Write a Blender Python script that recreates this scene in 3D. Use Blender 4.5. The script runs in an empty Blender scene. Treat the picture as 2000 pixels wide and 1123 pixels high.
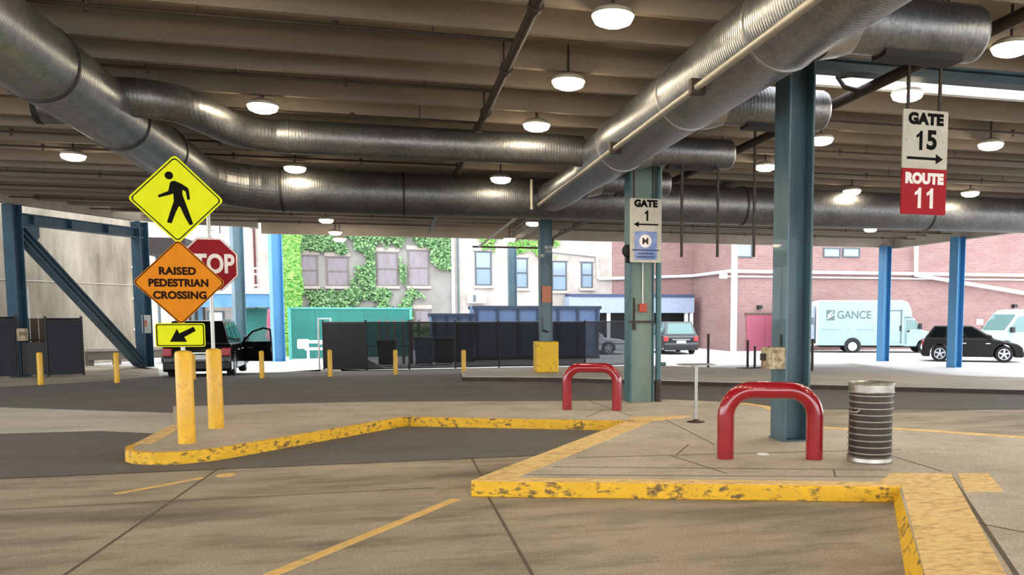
import bpy, bmesh, math, random
from mathutils import Vector, Matrix
random.seed(7)
sc = bpy.context.scene
col = sc.collection
pi = math.pi

# ------------------------------------------------------------------ camera
F, PX, PY, HOR, VPX = 1650.0, 1200.0, 750.0, 615.0, 763.0     # focal length and principal point for the 2000x1123 frame
th = math.atan((PY - HOR) / F)
psi = math.atan(((PX - VPX) / F) * math.cos(th))
CAM = Vector((0, 0, 1.8))
R_ = Vector((math.cos(psi), -math.sin(psi), 0))
FH = Vector((math.sin(psi), math.cos(psi), 0))
FW = FH * math.cos(th) - Vector((0, 0, math.sin(th)))
UP = FH * math.sin(th) + Vector((0, 0, math.cos(th)))
cd = bpy.data.cameras.new('camera')
cam = bpy.data.objects.new('camera', cd)
col.objects.link(cam)
cam.matrix_world = Matrix(((R_.x, UP.x, -FW.x, CAM.x), (R_.y, UP.y, -FW.y, CAM.y), (R_.z, UP.z, -FW.z, CAM.z), (0, 0, 0, 1)))
cd.sensor_fit = 'HORIZONTAL'
cd.sensor_width = 36.0
cd.lens = F * 36.0 / 2000.0
cd.shift_x = -0.1
cd.shift_y = (PY - 561.5) / 2000.0
cd.clip_end = 300
sc.camera = cam

# ------------------------------------------------------------------ sky, exposure
w = bpy.data.worlds.new('sky')
sc.world = w
w.use_nodes = True
wb = w.node_tree.nodes['Background']
wb.inputs[0].default_value = (0.90, 0.95, 1.0, 1)
wb.inputs[1].default_value = 5.7
LAMP = 72.0
vs = sc.view_settings
vs.view_transform = 'Standard'
vs.look = 'None'
vs.gamma = 1.0
vs.use_curve_mapping = False
vs.exposure = 0.0
sc.cycles.use_denoising = True
sc.cycles.max_bounces = 8
sc.cycles.diffuse_bounces = 5
sc.cycles.sample_clamp_indirect = 8.0


# ------------------------------------------------------------------ pixel -> place
def ray(x, y):
    return R_ * ((x - PX) / F) + UP * ((PY - y) / F) + FW


def onz(x, y, z):
    r = ray(x, y)
    return CAM + r * ((z - CAM.z) / r.z)


def ony(x, y, Y):
    r = ray(x, y)
    return CAM + r * (Y / r.y)


def clip(v, a=0.0, b=1.0):
    return max(a, min(b, v))


def gz(x, y):
    """height of the ground: level under the roof, falling a little towards the open lot"""
    return -0.35 * clip(max((y - 26) / 8, (x - 16) / 4)) * clip((x + 8.5) / 1.5)


def ong(x, y, dz=0.0):
    z = dz
    for i in range(60):
        p = onz(x, y, z)
        z = 0.5 * z + 0.5 * (gz(p.x, p.y) + dz)
    return Vector((p.x, p.y, gz(p.x, p.y) + dz))


# ------------------------------------------------------------------ materials
def lin(h):
    h = h.lstrip('#')
    c = [int(h[i:i + 2], 16) / 255 for i in (0, 2, 4)]
    return tuple(v / 12.92 if v <= 0.04045 else ((v + 0.055) / 1.055) ** 2.4 for v in c) + (1,)


def new_mat(name):
    m = bpy.data.materials.new(name)
    m.use_nodes = True
    nt = m.node_tree
    return m, nt, nt.nodes['Principled BSDF']


def N(nt, t, **kw):
    n = nt.nodes.new(t)
    for k, v in kw.items():
        if k in n.inputs:
            n.inputs[k].default_value = v
        else:
            setattr(n, k, v)
    return n


def mixc(nt, fac, a, b, blend='MIX'):
    n = nt.nodes.new('ShaderNodeMix')
    n.data_type = 'RGBA'
    n.blend_type = blend
    for s, v in ((n.inputs[0], fac), (n.inputs[6], a), (n.inputs[7], b)):
        if hasattr(v, 'is_linked'):
            nt.links.new(v, s)
        else:
            s.default_value = v
    return n.outputs[2]


def ramp(nt, src, p0, p1, c0=(0, 0, 0, 1), c1=(1, 1, 1, 1)):
    r = nt.nodes.new('ShaderNodeValToRGB')
    r.color_ramp.elements[0].position = p0
    r.color_ramp.elements[1].position = p1
    r.color_ramp.elements[0].color = c0
    r.color_ramp.elements[1].color = c1
    nt.links.new(src, r.inputs[0])
    return r.outputs[0]


def coords(nt, scale=(1, 1, 1), kind='Object'):
    if kind == 'World':
        out = nt.nodes.new('ShaderNodeNewGeometry').outputs['Position']
    else:
        out = nt.nodes.new('ShaderNodeTexCoord').outputs[kind]
    mp = nt.nodes.new('ShaderNodeMapping')
    mp.inputs['Scale'].default_value = scale
    nt.links.new(out, mp.inputs[0])
    return mp.outputs[0]


def noise(nt, vec, scale, detail=4, rough=0.6):
    n = N(nt, 'ShaderNodeTexNoise', Scale=scale, Detail=detail, Roughness=rough)
    nt.links.new(vec, n.inputs['Vector'])
    return n.outputs['Fac']


def plain(name, hexc, rough=0.5, metal=0.0, var=0.12, nscale=6.0, bump=0.0, coat=0.0, spec=0.5):
    m, nt, b = new_mat(name)
    c = lin(hexc)
    v = coords(nt)
    f = noise(nt, v, nscale)
    dark = tuple(x * (1 - var) for x in c[:3]) + (1,)
    lite = tuple(min(1, x * (1 + var)) for x in c[:3]) + (1,)
    nt.links.new(ramp(nt, f, 0.3, 0.7, dark, lite), b.inputs['Base Color'])
    b.inputs['Roughness'].default_value = rough
    b.inputs['Metallic'].default_value = metal
    b.inputs['Coat Weight'].default_value = coat
    b.inputs['Specular IOR Level'].default_value = spec
    if bump:
        bp = N(nt, 'ShaderNodeBump', Strength=bump, Distance=0.01)
        nt.links.new(noise(nt, v, nscale * 8), bp.inputs['Height'])
        nt.links.new(bp.outputs[0], b.inputs['Normal'])
    return m


def worn(name, hexa, hexb, amount=0.5, soft=0.08, rough=0.6, nscale=4.0, stretch=(1, 1, 1), coat=0.0, kind='Object', metal=0.0):
    """paint hexa with patches of wear hexb"""
    m, nt, b = new_mat(name)
    v = coords(nt, stretch, kind)
    f = noise(nt, v, nscale, 8, 0.7)
    f2 = noise(nt, v, nscale * 0.35, 3, 0.5)
    a = nt.nodes.new('ShaderNodeMath')
    a.operation = 'MULTIPLY_ADD'
    nt.links.new(f2, a.inputs[0])
    a.inputs[1].default_value = 0.5
    nt.links.new(f, a.inputs[2])
    mask = ramp(nt, a.outputs[0], 0.75 + 0.3 * (0.5 - amount) - soft, 0.75 + 0.3 * (0.5 - amount) + soft)
    c = lin(hexa)
    base = ramp(nt, f2, 0.3, 0.7, tuple(x * 0.86 for x in c[:3]) + (1,), tuple(min(1, x * 1.1) for x in c[:3]) + (1,))
    nt.links.new(mixc(nt, mask, base, lin(hexb)), b.inputs['Base Color'])
    b.inputs['Roughness'].default_value = rough
    b.inputs['Coat Weight'].default_value = coat
    b.inputs['Metallic'].default_value = metal
    bp = N(nt, 'ShaderNodeBump', Strength=0.25, Distance=0.004)
    nt.links.new(f, bp.inputs['Height'])
    nt.links.new(bp.outputs[0], b.inputs['Normal'])
    return m


def concrete(name, hexa, hexb, hexstain, stain=0.45, fine=55.0, rough=0.85, stretch=(0.35, 1.2, 1)):
    m, nt, b = new_mat(name)
    v = coords(nt, (1, 1, 1), 'World')
    vs_ = coords(nt, stretch, 'World')
    big = noise(nt, v, 0.55, 5, 0.6)
    mid = noise(nt, vs_, 1.9, 8, 0.7)
    grit = noise(nt, v, fine, 3, 0.7)
    patch = noise(nt, coords(nt, (0.25, 0.9, 1), 'World'), 0.9, 4, 0.55)
    c = mixc(nt, ramp(nt, big, 0.32, 0.68), lin(hexa), lin(hexb))
    c = mixc(nt, ramp(nt, mid, 0.46, 0.72, (0, 0, 0, 1), (stain, stain, stain, 1)), c, lin(hexstain))
    c = mixc(nt, ramp(nt, patch, 0.52, 0.72, (0, 0, 0, 1), (stain, stain, stain, 1)), c, lin(hexstain))
    c = mixc(nt, 0.75, c, ramp(nt, grit, 0.3, 0.7, (0.45, 0.44, 0.43, 1), (1.25, 1.25, 1.25, 1)), 'MULTIPLY')
    nt.links.new(c, b.inputs['Base Color'])
    b.inputs['Roughness'].default_value = rough
    bp = N(nt, 'ShaderNodeBump', Strength=0.3, Distance=0.004)
    nt.links.new(grit, bp.inputs['Height'])
    nt.links.new(bp.outputs[0], b.inputs['Normal'])
    return m


def spiral_metal(name, hexc, rough=0.36, axis='Z', turns=60.0, groove=0.3):
    m, nt, b = new_mat(name)
    v = coords(nt)
    c = lin(hexc)
    sp = N(nt, 'ShaderNodeTexVoronoi', Scale=26.0)
    nt.links.new(v, sp.inputs['Vector'])
    f = noise(nt, v, 2.2, 5)
    col1 = ramp(nt, f, 0.3, 0.7, tuple(x * 0.8 for x in c[:3]) + (1,), tuple(x * 1.15 for x in c[:3]) + (1,))
    bwn = nt.nodes.new('ShaderNodeRGBToBW')
    nt.links.new(sp.outputs['Color'], bwn.inputs[0])
    nt.links.new(mixc(nt, 0.22, col1, bwn.outputs[0], 'OVERLAY'), b.inputs['Base Color'])
    b.inputs['Metallic'].default_value = 0.85
    nt.links.new(ramp(nt, f, 0.2, 0.8, (rough - 0.06,) * 3 + (1,), (rough + 0.1,) * 3 + (1,)), b.inputs['Roughness'])
    wv = N(nt, 'ShaderNodeTexWave', Scale=turns / 10.0, Distortion=0.0)
    wv.wave_type = 'BANDS'
    wv.bands_direction = axis
    nt.links.new(v, wv.inputs['Vector'])
    bp = N(nt, 'ShaderNodeBump', Strength=groove, Distance=0.012)
    nt.links.new(wv.outputs['Fac'], bp.inputs['Height'])
    nt.links.new(bp.outputs[0], b.inputs['Normal'])
    return m


def brick(name, hexa, hexb, hexm, sx=1.0):
    m, nt, b = new_mat(name)
    g = nt.nodes.new('ShaderNodeNewGeometry')
    s = nt.nodes.new('ShaderNodeSeparateXYZ')
    nt.links.new(g.outputs['Position'], s.inputs[0])
    ad = nt.nodes.new('ShaderNodeMath')
    nt.links.new(s.outputs[0], ad.inputs[0])
    nt.links.new(s.outputs[1], ad.inputs[1])
    cmb = nt.nodes.new('ShaderNodeCombineXYZ')
    nt.links.new(ad.outputs[0], cmb.inputs[0])
    nt.links.new(s.outputs[2], cmb.inputs[1])
    br = N(nt, 'ShaderNodeTexBrick', Scale=1.0)
    br.inputs['Brick Width'].default_value = 0.42
    br.inputs['Row Height'].default_value = 0.14
    br.inputs['Mortar Size'].default_value = 0.012
    br.inputs['Color1'].default_value = lin(hexa)
    br.inputs['Color2'].default_value = lin(hexb)
    br.inputs['Mortar'].default_value = lin(hexm)
    nt.links.new(cmb.outputs[0], br.inputs['Vector'])
    f = noise(nt, coords(nt, (1, 1, 2.5), 'World'), 0.45, 6, 0.65)
    c = mixc(nt, ramp(nt, f, 0.42, 0.75, (0, 0, 0, 1), (0.6, 0.6, 0.6, 1)), br.outputs['Color'], lin('#7a5652'))
    nt.links.new(c, b.inputs['Base Color'])
    b.inputs['Roughness'].default_value = 0.9
    return m


def emit(name, rgb, strength):
    m, nt, b = new_mat(name)
    b.inputs['Base Color'].default_value = (1, 1, 1, 1)
    b.inputs['Emission Color'].default_value = rgb + (1,)
    b.inputs['Emission Strength'].default_value = strength
    return m


def mesh_cloth(name, hexc, opacity):
    """woven see-through screen cloth"""
    m, nt, b = new_mat(name)
    f = noise(nt, coords(nt, (1, 1, 0.3)), 3.0, 4)
    c = lin(hexc)
    nt.links.new(ramp(nt, f, 0.3, 0.7, tuple(x * 0.7 for x in c[:3]) + (1,), tuple(x * 1.3 for x in c[:3]) + (1,)), b.inputs['Base Color'])
    b.inputs['Roughness'].default_value = 0.9
    b.inputs['Alpha'].default_value = opacity
    return m


def glass(name, hexc, rough=0.08, spec=0.7):
    m, nt, b = new_mat(name)
    b.inputs['Base Color'].default_value = lin(hexc)
    b.inputs['Roughness'].default_value = rough
    b.inputs['Specular IOR Level'].default_value = spec
    return m


def leaf_mat(name, hexa, hexb):
    m, nt, b = new_mat(name)
    g = nt.nodes.new('ShaderNodeNewGeometry')
    nt.links.new(ramp(nt, g.outputs['Random Per Island'], 0.1, 0.9, lin(hexa), lin(hexb)), b.inputs['Base Color'])
    b.inputs['Roughness'].default_value = 0.6
    b.inputs['Transmission Weight'].default_value = 0.0
    return m


M = {}
M['floor'] = concrete('worn floor concrete', '#b3a693', '#9c8f7c', '#544b3e', 0.8)
M['slab'] = concrete('platform concrete', '#c6bcae', '#b3a797', '#83786a', 0.5, stretch=(0.8, 0.9, 1))
M['pale'] = concrete('pale concrete', '#cfc9c0', '#bdb7ae', '#97917f', 0.4)
M['lot'] = concrete('lot concrete', '#c6c4c3', '#bbb9b8', '#a3a1a0', 0.4)
M['asphalt'] = concrete('asphalt', '#6d6965', '#605c58', '#4c4946', 0.4, fine=140.0)
M['joint'] = plain('dark joint filler', '#5a5042', 0.9)
M['roadpaint'] = worn('yellow road paint', '#e2b768', '#a8946c', 0.12, 0.15, 0.7, 7.0, kind='World')
M['curbtop'] = worn('worn yellow curb top', '#e9c684', '#b08d58', 0.3, 0.12, 0.75, 12.0, (0.7, 1.6, 1), kind='World')
M['curb'] = worn('yellow curb paint', '#e0ac14', '#66502a', 0.25, 0.06, 0.6, 11.0, (1.0, 1.0, 1.8), kind='World')
M['yellow'] = worn('yellow bollard paint', '#e3ac08', '#c2901c', 0.12, 0.12, 0.42, 9.0, kind='Object', coat=0.15)
M['cover'] = worn('yellow column guard', '#e6b608', '#a98a1c', 0.16, 0.06, 0.5, 7.0)
M['red'] = worn('glossy red paint', '#98081a', '#7c0816', 0.3, 0.2, 0.22, 6.0, coat=0.7)
M['ceil'] = worn('tan roof concrete', '#8d8072', '#73675a', 0.45, 0.2, 0.85, 1.2, (0.3, 1, 1), kind='World')
M['edge'] = worn('painted roof edge', '#b5a898', '#8d8070', 0.4, 0.2, 0.85, 1.2, (0.3, 1, 1), kind='World')
M['steel'] = worn('blue grey column paint', '#4e6c75', '#3a5058', 0.5, 0.15, 0.45, 3.0, (1, 1, 0.25), coat=0.1)
M['teal'] = worn('green grey column paint', '#74867a', '#586a60', 0.45, 0.2, 0.5, 3.0, (1, 1, 0.3))
M['pipe_teal'] = worn('teal pipe paint', '#3f6a70', '#2f4d52', 0.45, 0.2, 0.45, 4.0)
M['blue'] = worn('bright blue steel paint', '#4a88b4', '#3b74a2', 0.4, 0.2, 0.45, 3.0, (1, 1, 0.2))
M['beam'] = worn('dark teal beam paint', '#2b4048', '#22333a', 0.45, 0.2, 0.5, 3.0)
M['frame_blue'] = worn('blue brace paint', '#3d6178', '#2e4c60', 0.45, 0.2, 0.45, 3.0)
M['duct'] = spiral_metal('galvanised spiral duct', '#8b8987', 0.36, 'Z')
M['duct_dark'] = spiral_metal('dull galvanised duct', '#77726c', 0.45, 'Z')
M['band'] = plain('duct joint band', '#3c3a38', 0.5, 0.6)
M['bandlite'] = plain('bright duct joint band', '#a5a29c', 0.35, 0.8)
M['black'] = plain('black plastic', '#121212', 0.5)
M['grille'] = plain('dark diffuser grille', '#191817', 0.7)
M['iron'] = plain('rusty iron pipe', '#3b302a', 0.65, 0.3, 0.3)
M['conduit'] = plain('pale conduit', '#a39c90', 0.5, 0.4)
M['alu'] = plain('aluminium', '#a7a5a0', 0.35, 0.85)
M['lampbody'] = plain('white lamp housing', '#b9b2a4', 0.5)
M['lamp'] = emit('warm lamp glass', (1.0, 0.84, 0.58), LAMP)
M['signy'] = plain('fluorescent yellow sign sheet', '#d6da06', 0.6, 0, 0.05, spec=0.2)
M['signo'] = plain('orange sign sheet', '#cf7c02', 0.6, 0, 0.06, spec=0.2)
M['signw'] = worn('aged white sign sheet', '#bbb5a6', '#a39a86', 0.25, 0.15, 0.5, 4.0)
M['signr'] = plain('red sign sheet', '#99101c', 0.6, 0, 0.06, spec=0.2)
M['stopr'] = plain('stop sign red sheet', '#8c0f1b', 0.6, 0, 0.08, spec=0.2)
M['signb'] = worn('faded blue sticker', '#4a66a8', '#8f9cc0', 0.35, 0.2, 0.5, 5.0)
M['ink'] = plain('black sign ink', '#0b0a08', 0.7, spec=0.1)
M['inkbrown'] = plain('dark brown sign ink', '#261204', 0.7, spec=0.1)
M['inkwhite'] = plain('white sign ink', '#e6dcd6', 0.5)
M['inkgrey'] = plain('grey lettering', '#5b686a', 0.6, spec=0.2)
M['notice'] = plain('white paper notice', '#cfcdc8', 0.7)
M['orange_notice'] = plain('faded orange notice', '#c67f5e', 0.7)
M['box'] = worn('rust stained cream box', '#b5a685', '#6d5434', 0.4, 0.1, 0.6, 10.0)
M['alarm'] = plain('red alarm box', '#a33a26', 0.5)
M['can'] = plain('dark ribbed steel', '#3f3832', 0.45, 0.6, 0.2)
M['canrim'] = worn('galvanised rim', '#b4b0a6', '#807a6e', 0.4, 0.2, 0.35, 8.0, metal=0.8)
M['wallc'] = worn('stained beige concrete wall', '#a59b8b', '#655b4c', 0.42, 0.16, 0.9, 0.7, (1, 1, 0.25), kind='World')
M['white_wall'] = worn('pale rendered wall', '#b3aca5', '#978a82', 0.36, 0.2, 0.9, 0.9, kind='World')
M['grey_wall'] = worn('grey rendered wall', '#96928e', '#77726d', 0.45, 0.25, 0.9, 0.8, kind='World')
M['brick'] = brick('pink red brick', '#8d6d69', '#826460', '#94807b')
M['whitepipe'] = plain('white pipe paint', '#e2e4e6', 0.5)
M['trim'] = plain('grey brown window frame', '#6e6460', 0.6)
M['frame_dark'] = plain('dark window frame', '#4b5258', 0.6)
M['pane'] = glass('window glass', '#7d8fa0')
M['pane_old'] = worn('dusty boarded glass', '#8f8690', '#6f6664', 0.45, 0.2, 0.5, 3.0, (6, 1, 0.5))
M['redpipe'] = plain('dark red pipe paint', '#4e1412', 0.6)
M['canrib'] = plain('dull rib steel', '#8f877b', 0.4, 0.7)
M['lintel'] = plain('stone sill', '#a79d95', 0.85)
M['canopy'] = plain('pale blue canopy fascia', '#8f9ab0', 0.6)
M['ltblue'] = worn('pale blue beam paint', '#5b8cb0', '#4a779c', 0.4, 0.2, 0.5, 3.0)
M['canopy_top'] = plain('navy canopy roof', '#33415f', 0.6)
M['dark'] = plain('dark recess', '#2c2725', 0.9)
M['plum'] = plain('pinkish red door', '#93485a', 0.6)
M['navy'] = worn('navy dumpster paint', '#26354c', '#1c283c', 0.4, 0.2, 0.5, 2.0)
M['navylite'] = worn('steel blue dumpster paint', '#566a8c', '#43567a', 0.4, 0.2, 0.5, 2.0)
M['screen'] = mesh_cloth('black screen cloth', '#17181b', 0.8)
M['screen_mid'] = mesh_cloth('thin black screen cloth', '#191b20', 0.7)
M['screen_grey'] = mesh_cloth('grey screen cloth', '#3e434a', 0.62)
M['darkpanel'] = plain('dark fence sheet', '#24272d', 0.8)
M['tealpanel'] = worn('teal painted hoarding', '#237a70', '#1d655e', 0.45, 0.25, 0.6, 0.8)
M['tealtrim'] = plain('pale teal trim', '#58a89c', 0.6)
M['wood'] = worn('grey weathered timber', '#7c766d', '#5a544b', 0.4, 0.2, 0.8, 2.0, (0.3, 1, 1))
M['brownwood'] = plain('brown timber', '#57463c', 0.8)
M['paint_black'] = plain('black car paint', '#08090a', 0.22, 0.0, 0.05, coat=0.2, spec=0.3)
M['paint_dkgreen'] = plain('dark green grey car paint', '#20282a', 0.25, 0.2, 0.05, coat=0.7)
M['paint_brown'] = plain('dark bronze car paint', '#171311', 0.35, 0.0, 0.05, coat=0.0, spec=0.22)
M['paint_white'] = plain('pale blue white van paint', '#8ba3a7', 0.4, 0.0, 0.03, coat=0.2)
M['paint_silver'] = plain('silver white car paint', '#c4cad2', 0.3, 0.2, 0.03, coat=0.5)
M['tyre'] = plain('tyre rubber', '#141414', 0.85)
M['rim'] = plain('alloy rim', '#b9bcc0', 0.3, 0.7)
M['hub'] = plain('painted steel rim', '#c8cfd2', 0.4, 0.2)
M['carglass'] = glass('tinted car glass', '#0b0f12', 0.08, 0.25)
M['carglass_teal'] = glass('green tinted car glass', '#4d6f6e', 0.05)
M['taillight'] = plain('red tail lamp', '#b01c24', 0.25, coat=0.5)
M['headlight'] = plain('headlamp lens', '#cdd2d4', 0.15, coat=0.5)
M['plate'] = plain('number plate', '#d9dcd8', 0.5)
M['chrome'] = plain('chrome', '#c9c9c9', 0.15, 0.95)
M['leafd'] = leaf_mat('ivy leaves', '#2c5528', '#7da36a')
M['leafl'] = leaf_mat('bright vine leaves', '#4c8a2e', '#8dbb58')
M['stem'] = plain('ivy stem', '#6b5a48', 0.9)


# ------------------------------------------------------------------ mesh building
class MB:
    def __init__(s):
        s.v = []
        s.f = []

    def add(s, vs, fs):
        o = len(s.v)
        s.v += [tuple(v) for v in vs]
        s.f += [tuple(i + o for i in f) for f in fs]
        return s

    def box(s, x0, x1, y0, y1, z0, z1):
        return s.hexa([(x0, y0, z0), (x1, y0, z0), (x1, y1, z0), (x0, y1, z0), (x0, y0, z1), (x1, y0, z1), (x1, y1, z1), (x0, y1, z1)])

    def hexa(s, p):
        return s.add(p, [(3, 2, 1, 0), (4, 5, 6, 7), (0, 1, 5, 4), (1, 2, 6, 5), (2, 3, 7, 6), (3, 0, 4, 7)])

    def bar(s, a, b, wd, ht):
        """rectangular bar from a to b; wd across (horizontal), ht in the other direction"""
        a, b = Vector(a), Vector(b)
        d = (b - a).normalized()
        side = d.cross(Vector((0, 0, 1)))
        if side.length < 1e-4:
            side = Vector((1, 0, 0))
        side.normalize()
        up = side.cross(d)
        q = [(-1, -1), (1, -1), (1, 1), (-1, 1)]
        vs_ = [a + side * (i * wd / 2) + up * (j * ht / 2) for i, j in q] + [b + side * (i * wd / 2) + up * (j * ht / 2) for i, j in q]
        return s.add(vs_, [(0, 1, 2, 3), (7, 6, 5, 4), (0, 4, 5, 1), (1, 5, 6, 2), (2, 6, 7, 3), (3, 7, 4, 0)])

    def prism(s, poly, z0, z1):
        n = len(poly)
        vs_ = [(x, y, z0) for x, y in poly] + [(x, y, z1) for x, y in poly]
        fs = [tuple(range(n - 1, -1, -1)), tuple(range(n, 2 * n))]
        fs += [(i, (i + 1) % n, n + (i + 1) % n, n + i) for i in range(n)]
        return s.add(vs_, fs)

    def slab_y(s, poly, y0, y1):
        """(x,z) polygon extruded along y"""
        n = len(poly)
        vs_ = [(x, y0, z) for x, z in poly] + [(x, y1, z) for x, z in poly]
        fs = [tuple(range(n)), tuple(range(2 * n - 1, n - 1, -1))]
        fs += [((i + 1) % n, i, n + i, n + (i + 1) % n) for i in range(n)]
        return s.add(vs_, fs)

    def tube(s, path, r, n=12, caps=True):
        """round tube along a list of points; r a number or a list"""
        P = [Vector(p) for p in path]
        rr = r if isinstance(r, (list, tuple)) else [r] * len(P)
        t0 = (P[1] - P[0]).normalized()
        u = t0.orthogonal().normalized()
        o = len(s.v)
        for i, p in enumerate(P):
            if i == 0:
                t = t0
            elif i == len(P) - 1:
                t = (P[i] - P[i - 1]).normalized()
            else:
                t = ((P[i] - P[i - 1]).normalized() + (P[i + 1] - P[i]).normalized()).normalized()
            u = (u - t * u.dot(t)).normalized()
            b = t.cross(u)
            for k in range(n):
                a = 2 * pi * k / n
                s.v.append(tuple(p + (u * math.cos(a) + b * math.sin(a)) * rr[i]))
        for i in range(len(P) - 1):
            for k in range(n):
                k2 = (k + 1) % n
                s.f.append((o + i * n + k, o + i * n + k2, o + (i + 1) * n + k2, o + (i + 1) * n + k))
        if caps:
            s.f.append(tuple(o + k for k in range(n - 1, -1, -1)))
            e = o + (len(P) - 1) * n
            s.f.append(tuple(e + k for k in range(n)))
        return s

    def lathe(s, prof, c=(0, 0, 0), n=24, axis='z', caps=True):
        o = len(s.v)
        for r, h in prof:
            for k in range(n):
                a = 2 * pi * k / n
                p = (r * math.cos(a), r * math.sin(a), h)
                if axis == 'y':
                    p = (p[0], -h, p[1]) if False else (p[0], h, p[1])
                elif axis == 'x':
                    p = (h, p[0], p[1])
                s.v.append((c[0] + p[0], c[1] + p[1], c[2] + p[2]))
        for i in range(len(prof) - 1):
            for k in range(n):
                k2 = (k + 1) % n
                s.f.append((o + i * n + k, o + i * n + k2, o + (i + 1) * n + k2, o + (i + 1) * n + k))
        if not caps:
            return s
        s.f.append(tuple(o + k for k in range(n - 1, -1, -1)))
        e = o + (len(prof) - 1) * n
        s.f.append(tuple(e + k for k in range(n)))
        return s

    def build(s, name, m, parent=None, smooth=False, bevel=0.0, seg=2, recalc=True, angle=40):
        me = bpy.data.meshes.new(name)
        me.from_pydata(s.v, [], s.f)
        if recalc or bevel:
            bm = bmesh.new()
            bm.from_mesh(me)
            bmesh.ops.recalc_face_normals(bm, faces=bm.faces)
            bm.to_mesh(me)
            bm.free()
        me.materials.append(m)
        o = bpy.data.objects.new(name, me)
        col.objects.link(o)
        if parent:
            o.parent = parent
        if smooth:
            me.polygons.foreach_set('use_smooth', [True] * len(me.polygons))
            try:
                me.set_sharp_from_angle(angle=math.radians(angle))
            except Exception:
                pass
        if bevel:
            md = o.modifiers.new('bevel', 'BEVEL')
            md.width = bevel
            md.segments = seg
            md.limit_method = 'ANGLE'
        return o


def thing(name, label, cat, loc=(0, 0, 0), rz=0.0, group=None):
    o = bpy.data.objects.new(name, None)
    o.empty_display_size = 0.2
    col.objects.link(o)
    o.location = loc
    o.rotation_euler = (0, 0, rz)
    return tag(o, label, cat, group)


def tag(o, label, cat, group=None):
    o['label'] = label
    o['category'] = cat
    if group:
        o['group'] = group
    return o


def struct(o):
    o['kind'] = 'structure'
    return o


def place(o, loc, rz=0.0):
    o.location = loc
    o.rotation_euler = (0, 0, rz)
    return o


def copy_tree(o, parent=None):
    c = o.copy()
    col.objects.link(c)
    if parent:
        c.parent = parent
    for ch in list(o.children):
        copy_tree(ch, c)
    return c


def lettering(body, size, m, parent, loc, name='lettering', bold=0.0, sx=1.0, rot=(pi / 2, 0, 0), depth=0.002, align='CENTER', space=1.0):
    cu = bpy.data.curves.new('txt', 'FONT')
    cu.body = body
    cu.size = size
    cu.align_x = align
    cu.align_y = 'CENTER'
    cu.extrude = depth
    cu.offset = bold
    cu.space_character = space
    t = bpy.data.objects.new('txt', cu)
    col.objects.link(t)
    me = bpy.data.meshes.new_from_object(t)
    bpy.data.objects.remove(t)
    bpy.data.curves.remove(cu)
    me.name = name
    me.materials.clear()
    me.materials.append(m)
    o = bpy.data.objects.new(name, me)
    col.objects.link(o)
    o.parent = parent
    o.location = loc
    o.rotation_euler = rot
    o.scale = (sx, 1, 1)
    return o


def flat(poly, y, t, name, m, parent):
    """thin raised figure on a board facing -Y: (x,z) polygon, front at y-t"""
    return MB().slab_y(poly, y - t, y).build(name, m, parent)


def arc(c, r, a0, a1, n, plane='xy'):
    return [(c[0] + r * math.cos(a0 + (a1 - a0) * i / n), c[1] + r * math.sin(a0 + (a1 - a0) * i / n)) for i in range(n + 1)]


def round_rect(x0, x1, z0, z1, r, n=5):
    p = []
    p += arc((x1 - r, z1 - r), r, 0, pi / 2, n)
    p += arc((x0 + r, z1 - r), r, pi / 2, pi, n)
    p += arc((x0 + r, z0 + r), r, pi, 1.5 * pi, n)
    p += arc((x1 - r, z0 + r), r, 1.5 * pi, 2 * pi, n)
    return p

# ================================================================== THE SETTING
def interp(x, pts):
    if x <= pts[0][0]:
        return pts[0][1]
    for (a, b), (c, d) in zip(pts, pts[1:]):
        if x <= c:
            return b + (d - b) * (x - a) / (c - a)
    return pts[-1][1]


# ---- ground
def grid_ground():
    xs = [-45, -30, -16, -12, -8.5, -8, -7.5, -7, -5, 0, 4, 8, 12] + [16 + 0.5 * i for i in range(9)] + [24, 30, 40, 60]
    ys = [-16, -8, 0, 6, 12, 18, 22] + [26 + 0.5 * i for i in range(17)] + [38, 44, 50, 62]
    m = MB()
    m.v = [(x, y, gz(x, y)) for y in ys for x in xs]
    n = len(xs)
    for j in range(len(ys) - 1):
        for i in range(n - 1):
            m.f.append((j * n + i, j * n + i + 1, (j + 1) * n + i + 1, (j + 1) * n + i))
    return m


struct(grid_ground().build('floor', M['floor']))


def patch(name, poly, m, dz):
    """a flat area of ground of its own material, following the fall of the ground"""
    bm = bmesh.new()
    bm.faces.new([bm.verts.new((x, y, 0)) for x, y in poly])
    cuts = [('y', 26 + i) for i in range(9)] + [('x', v) for v in (-8.5, -8, -7.5, -7, 16, 17, 18, 19, 20)]
    for ax, v in cuts:
        no = (0, 1, 0) if ax == 'y' else (1, 0, 0)
        co = (0, v, 0) if ax == 'y' else (v, 0, 0)
        bmesh.ops.bisect_plane(bm, geom=bm.verts[:] + bm.edges[:] + bm.faces[:], plane_co=co, plane_no=no)
    bmesh.ops.triangulate(bm, faces=bm.faces[:])
    for v in bm.verts:
        v.co.z = gz(v.co.x, v.co.y) + dz
    bmesh.ops.recalc_face_normals(bm, faces=bm.faces[:])
    for f in bm.faces:
        if f.normal.z < 0:
            f.normal_flip()
    me = bpy.data.meshes.new(name)
    bm.to_mesh(me)
    bm.free()
    me.materials.append(m)
    o = bpy.data.objects.new(name, me)
    col.objects.link(o)
    return struct(o)


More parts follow.
